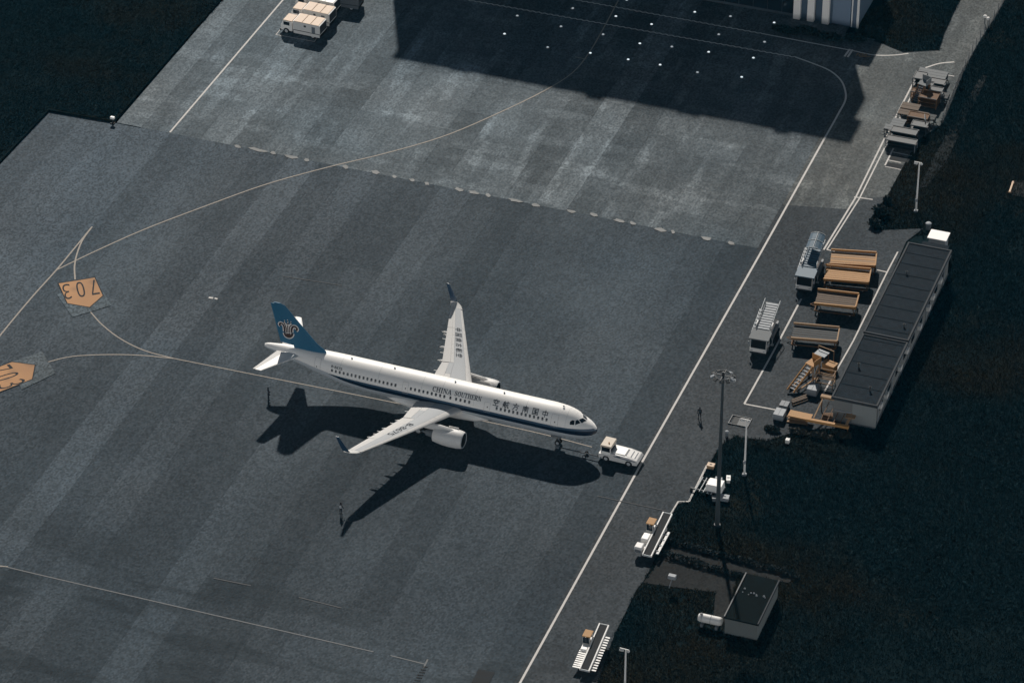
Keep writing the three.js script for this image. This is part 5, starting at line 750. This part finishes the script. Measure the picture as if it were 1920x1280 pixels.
// ---------------------------------------------------------------- equipment yard at the upper right
{
  function flatCart(label, u, v, w, d, H, m, legs = M.dark, group) { const c = G(u, v, H), t = thing('flat_cart', label, 'cart', V(c.x, 0, c.z), PHI, group); const n = Math.max(2, Math.round(d / 0.7)); for (let i = 0; i < n; i++) part(t, 'deck_panel', box(w, 0.08, d / n - 0.03, 0, H, -d / 2 + (i + 0.5) * d / n, 0.015), m); part(t, 'frame', [bar(V(-w / 2, H - 0.15, d / 2), V(w / 2, H - 0.15, d / 2), 0.1), bar(V(-w / 2, H - 0.15, -d / 2), V(w / 2, H - 0.15, -d / 2), 0.1), bar(V(-w / 2, H - 0.15, -d / 2), V(-w / 2, H - 0.15, d / 2), 0.1), bar(V(w / 2, H - 0.15, -d / 2), V(w / 2, H - 0.15, d / 2), 0.1)], legs); for (const x of [-1, 1]) for (const z of [-1, 1]) { part(t, 'leg', rod(V(x * (w / 2 - 0.1), 0.2, z * (d / 2 - 0.1)), V(x * (w / 2 - 0.1), H - 0.1, z * (d / 2 - 0.1)), 0.05), legs); wheel(t, 0.2, 0.13, x * (w / 2 - 0.25), 0.2, z * (d / 2 - 0.1)); } part(t, 'drawbar', bar(V(-w / 2, 0.3, 0), V(-w / 2 - 0.8, 0.3, 0), 0.07), legs); return t; }
  flatCart('large pale deck cart, topmost in the equipment yard', 1748, 140, 4.2, 3.0, 1.1, M.deck);
  flatCart('tan upper deck cart in the middle of the equipment yard', 1708, 199, 2.6, 1.7, 1.3, M.mud);
  flatCart('long tan deck cart just below the shorter tan one', 1713, 212, 4.2, 1.6, 1.2, M.mud);
  flatCart('short grey deck cart left of the racks in the equipment yard', 1685, 229, 1.9, 2.0, 1.2, M.deck);
  flatCart('long pale grey deck cart, lowest of the decks in the yard', 1691, 242, 4.8, 1.3, 1.2, M.deck);
  flatCart('small pale deck cart below the large topmost one', 1740, 156, 1.3, 1.4, 1.2, M.deck);
  const s = towStair('brown towable stairs with pale platform in the equipment yard', G(1716, 196), G(1735, 180), M.deck, M.rust);
  function rack(label, u, v, w, d, H, m) { const t = thing('cage_rack', label, 'rack', G(u, v), PHI); for (const x of [-1, 1]) for (const z of [-1, 1]) part(t, 'post', rod(V(x * w / 2, 0, z * d / 2), V(x * w / 2, H, z * d / 2), 0.06), m); for (const y of [0.3, H * 0.6, H]) part(t, 'shelf', [bar(V(-w / 2, y, d / 2), V(w / 2, y, d / 2), 0.08), bar(V(-w / 2, y, -d / 2), V(w / 2, y, -d / 2), 0.08), bar(V(-w / 2, y, -d / 2), V(-w / 2, y, d / 2), 0.08), bar(V(w / 2, y, -d / 2), V(w / 2, y, d / 2), 0.08), box(w - 0.1, 0.04, d - 0.1, 0, y - 0.05, 0, 0)], m === M.rust ? M.rust : M.dark); part(t, 'top_rail', bar(V(-w / 2, H + 0.1, d / 2), V(w / 2, H + 0.1, d / 2), 0.07), M.deck); }
  rack('dark cage rack below the lowest pale deck of the yard', 1695, 262, 3.6, 1.6, 1.5, M.dark); rack('dark cage rack, lowest in the yard above the empty bays', 1690, 277, 4.2, 1.5, 1.3, M.midgrey); rack('brown cage rack right of the tan deck carts', 1742, 196, 2.6, 2.2, 1.6, M.rust); rack('dark rack right of the small pale deck carts', 1757, 168, 2.2, 1.6, 1.4, M.dark); rack('brown rack between the tan decks and the grey decks', 1722, 231, 2.8, 1.6, 1.3, M.rust); rack('dark rack at the left of the pale deck carts near the road line', 1725, 158, 1.6, 2.2, 1.5, M.dark);
  rack('narrow rack just below the large pale deck of the yard', 1737, 172, 2.0, 1.2, 1.5, M.midgrey); rack('brown rack directly above the tan deck carts', 1724, 184, 2.2, 1.2, 1.2, M.rust); rack('dark rack at the right end of the long pale grey deck', 1724, 248, 2.2, 1.6, 1.4, M.dark); rack('grey rack at the right of the brown towable stairs', 1755, 186, 1.8, 1.3, 1.7, M.midgrey);
  flatCart('small dark deck cart between the tan decks and the fence', 1742, 218, 2.0, 1.4, 1.0, M.dusk); flatCart('low dull deck cart right of the grey racks, beside the fence', 1768, 178, 1.8, 1.6, 0.9, M.dusk);
  for (const q of [[[1672, 291], [1708, 297], [1703, 305], [1668, 299]], [[1665, 304], [1694, 309], [1690, 317], [1661, 311]]]) struct('rubber_mat', sheet(px(q), 0.012), P.black);
  for (const [u, v, l] of [[1742, 240, 'upright grey board leaning at the right of the yard racks']]) { const t = thing('leaning_board', l, 'board', G(u, v), 0.3); part(t, 'board', box(0.08, 2.0, 1.6, 0, 0.95, 0, 0.01).rotateZ(0.35), M.midgrey); part(t, 'strut', rod(V(0.6, 0, 0), V(-0.25, 1.3, 0), 0.04), M.dark); }
  for (const [u, v, w, h, n, l] of [[1652, 402, 2.4, 1.5, 300, 'round bush at the road edge above the hut yard'], [1640, 424, 1.8, 1.2, 220, 'small bush just below the round bush by the road edge'], [1664, 378, 1.2, 0.9, 140, 'low pale bush at the end of the short bay line']]) shrub(l, G(u, v), w, h, w * 0.9, n, 0, leafMat2);
  // road fence
  const pts = px([[1886, 0], [1866, 36], [1838, 78], [1806, 140], [1786, 190], [1768, 232]]);
  const f = thing('road_fence', 'thin wire fence with posts along the road at the upper right', 'fence', pts[0].clone());
  const L = p => p.clone().sub(pts[0]); const cv = new THREE.CatmullRomCurve3(pts), n = 17, q = cv.getSpacedPoints(n);
  q.forEach((p, i) => { part(f, 'fence_post', rod(L(p).setY(-0.1), L(p).setY(1.9), 0.055, 0.05, 6), M.midgrey); if (i) part(f, 'fence_wire', [0.4, 0.8, 1.2, 1.6, 1.85].map(y => bar(L(q[i - 1]).setY(y), L(p).setY(y), 0.02)), M.dark); });
}
// ---------------------------------------------------------------- people
function person(label, pos, turn, pose) {
  const B = [], add = (a, b, r0, r1) => B.push([V(...a), V(...b), r0, r1]);
  const st = pose.stance ?? 0.1;
  for (const s of [-1, 1]) { add([0, 0.92, s * 0.09], [0.02 * s, 0.5, s * (0.09 + st * 0.5)], 0.085, 0.062); add([0.02 * s, 0.5, s * (0.09 + st * 0.5)], [-0.01, 0.09, s * (0.09 + st)], 0.06, 0.042); add([-0.04, 0.05, s * (0.09 + st)], [0.15, 0.035, s * (0.1 + st)], 0.045, 0.035); const e = pose.arms[s < 0 ? 0 : 1]; add([0, 1.42, s * 0.19], e[0], 0.056, 0.045); add(e[0], e[1], 0.043, 0.033); }
  add([0, 0.95, 0], [0, 1.15, 0], 0.13, 0.13); add([0, 1.15, 0], [0, 1.36, 0], 0.13, 0.145); add([0, 1.4, -0.12], [0, 1.4, 0.12], 0.08, 0.08); add([0, 1.42, 0], [0.01, 1.56, 0], 0.055, 0.05); add([0.015, 1.63, 0], [0.02, 1.69, 0], 0.085, 0.088); add([0.09, 1.63, 0], [0.11, 1.615, 0], 0.022, 0.016);
  const field = (Bs, x, y, z) => { let s = 0; for (const [a, b, r0, r1] of Bs) { const dx = b.x - a.x, dy = b.y - a.y, dz = b.z - a.z, l = dx * dx + dy * dy + dz * dz; let t = ((x - a.x) * dx + (y - a.y) * dy + (z - a.z) * dz) / l; t = Math.max(0, Math.min(1, t)); const d = Math.hypot(x - a.x - dx * t, y - a.y - dy * t, z - a.z - dz * t) - r0 - (r1 - r0) * t; s += Math.exp(-d * 45); } return -(-Math.log(s + 1e-30) / 45); };
  function mesh(Bs, c, half, n) { const mc = new MarchingCubes(n, M.dark, false, false, 120000); mc.isolation = 0; for (let k = 0; k < n; k++) for (let j = 0; j < n; j++) for (let i = 0; i < n; i++) mc.field[i + j * n + k * n * n] = field(Bs, c.x + (i / (n / 2) - 1) * half, c.y + (j / (n / 2) - 1) * half, c.z + (k / (n / 2) - 1) * half); mc.update(); const m = mc.count ?? mc.geometry.drawRange.count, p = new Float32Array(m * 3), q = new Float32Array(m * 3); for (let i = 0; i < m * 3; i++) { p[i] = mc.positionArray[i] * half + (i % 3 === 0 ? c.x : i % 3 === 1 ? c.y : c.z); q[i] = mc.normalArray[i]; } const g = new THREE.BufferGeometry(); g.setAttribute('position', new THREE.BufferAttribute(p, 3)); g.setAttribute('normal', new THREE.BufferAttribute(q, 3)); return g; }
  const gs = [mesh(B, V(0, 0.9, 0), 0.96, 96)];
  for (const i of [0, 1]) { // hands: palm, four fingers of their own lengths and a thumb
    const e = pose.arms[i], d = V(...e[1]).sub(V(...e[0])).normalize(), w = V(...e[1]), sd = V(1, 0, 0).cross(d).length() > 0.2 ? V(1, 0, 0).addScaledVector(d, -d.x).normalize() : V(0, 0, 1), H = [];
    const pt = (a, b, c = 0) => w.clone().addScaledVector(d, a).addScaledVector(sd, b).addScaledVector(d.clone().cross(sd), c);
    for (const b of [-0.024, 0, 0.024]) H.push([pt(-0.01, b * 0.6), pt(0.075, b), 0.016, 0.014]);
    [[-0.033, 0.055], [-0.012, 0.07], [0.011, 0.075], [0.033, 0.066]].forEach(([b, l]) => { H.push([pt(0.08, b), pt(0.08 + l * 0.55, b * 1.1, 0.006), 0.0095, 0.009]); H.push([pt(0.08 + l * 0.55, b * 1.1, 0.006), pt(0.08 + l, b * 1.12, 0.028), 0.009, 0.0075]); });
    H.push([pt(0.02, 0.03), pt(0.055, 0.056, 0.012), 0.012, 0.01]); H.push([pt(0.055, 0.056, 0.012), pt(0.085, 0.06, 0.026), 0.01, 0.008]);
    const g = mesh(H.map(h => h), pt(0.06, 0), 0.12, 44); gs.push(g);
  }
  const t = thing('person', label, 'person', pos, turn), body = part(t, 'body', gs, pose.cloth);
  const skin = mat(0.24, 0.14, 0.09, 0.6), head = part(t, 'face', [new THREE.SphereGeometry(0.085, 16, 12).scale(0.55, 1.1, 0.8).translate(0.068, 1.64, 0), new THREE.ConeGeometry(0.017, 0.05, 8).rotateZ(-0.3).translate(0.122, 1.63, 0)], skin);
  for (const z of [-0.033, 0.033]) part(head, 'eye', new THREE.SphereGeometry(0.011, 8, 6).translate(0.106, 1.66, z), M.black); part(head, 'mouth', box(0.01, 0.008, 0.045, 0.108, 1.585, 0, 0), M.rust); for (const z of [-0.088, 0.088]) part(head, 'ear', new THREE.SphereGeometry(0.024, 8, 6).scale(0.7, 1.1, 0.5).translate(0.02, 1.645, z), skin);
  part(t, 'hair', new THREE.SphereGeometry(0.103, 16, 10, 0, 6.2832, 0, 1.75).scale(1.05, 1, 0.98).translate(0.005, 1.69, 0), M.black);
  const ring = (y, rx, rz) => Array.from({ length: 20 }, (_, i) => { const a = i / 20 * 6.2832; return V(Math.cos(a) * rx, y, Math.sin(a) * rz); });
  part(t, 'vest', loft([ring(0.98, 0.155, 0.165), ring(1.15, 0.155, 0.165), ring(1.33, 0.17, 0.2), ring(1.42, 0.13, 0.19), ring(1.47, 0.1, 0.15)], false, false, 1.4), pose.vest);
}
{
  const drk = mat(0.012, 0.016, 0.024, 0.85), arms = [[[0.06, 1.16, -0.27], [0.16, 0.95, -0.24]], [[0.02, 1.14, 0.27], [0.1, 0.92, 0.27]]];
  person('person in dark clothes with pale vest standing behind the tail', G(503, 748), heading(G(503, 748), G(560, 740)), { arms, cloth: drk, vest: mat(0.13, 0.15, 0.17, 0.8), stance: 0.13 });
  person('person in dark clothes and white top standing beyond the near wing tip', G(639, 964), heading(G(639, 964), G(690, 930)), { arms: [[[0.12, 1.18, -0.3], [0.3, 1.28, -0.2]], [[0.04, 1.15, 0.28], [0.2, 1.0, 0.24]]], cloth: drk, vest: mat(0.40, 0.41, 0.42, 0.8), stance: 0.05 });
  person('person in black walking on the road beside the equipment bay', G(1312, 785), heading(G(1312, 785), G(1290, 810)), { arms, cloth: drk, vest: mat(0.03, 0.035, 0.04, 0.8), stance: 0.08 });
}
// ---------------------------------------------------------------- finish
scene.traverse(o => { if (o.isMesh) { o.castShadow = true; o.receiveShadow = true; } });
renderer.render(scene, camera);
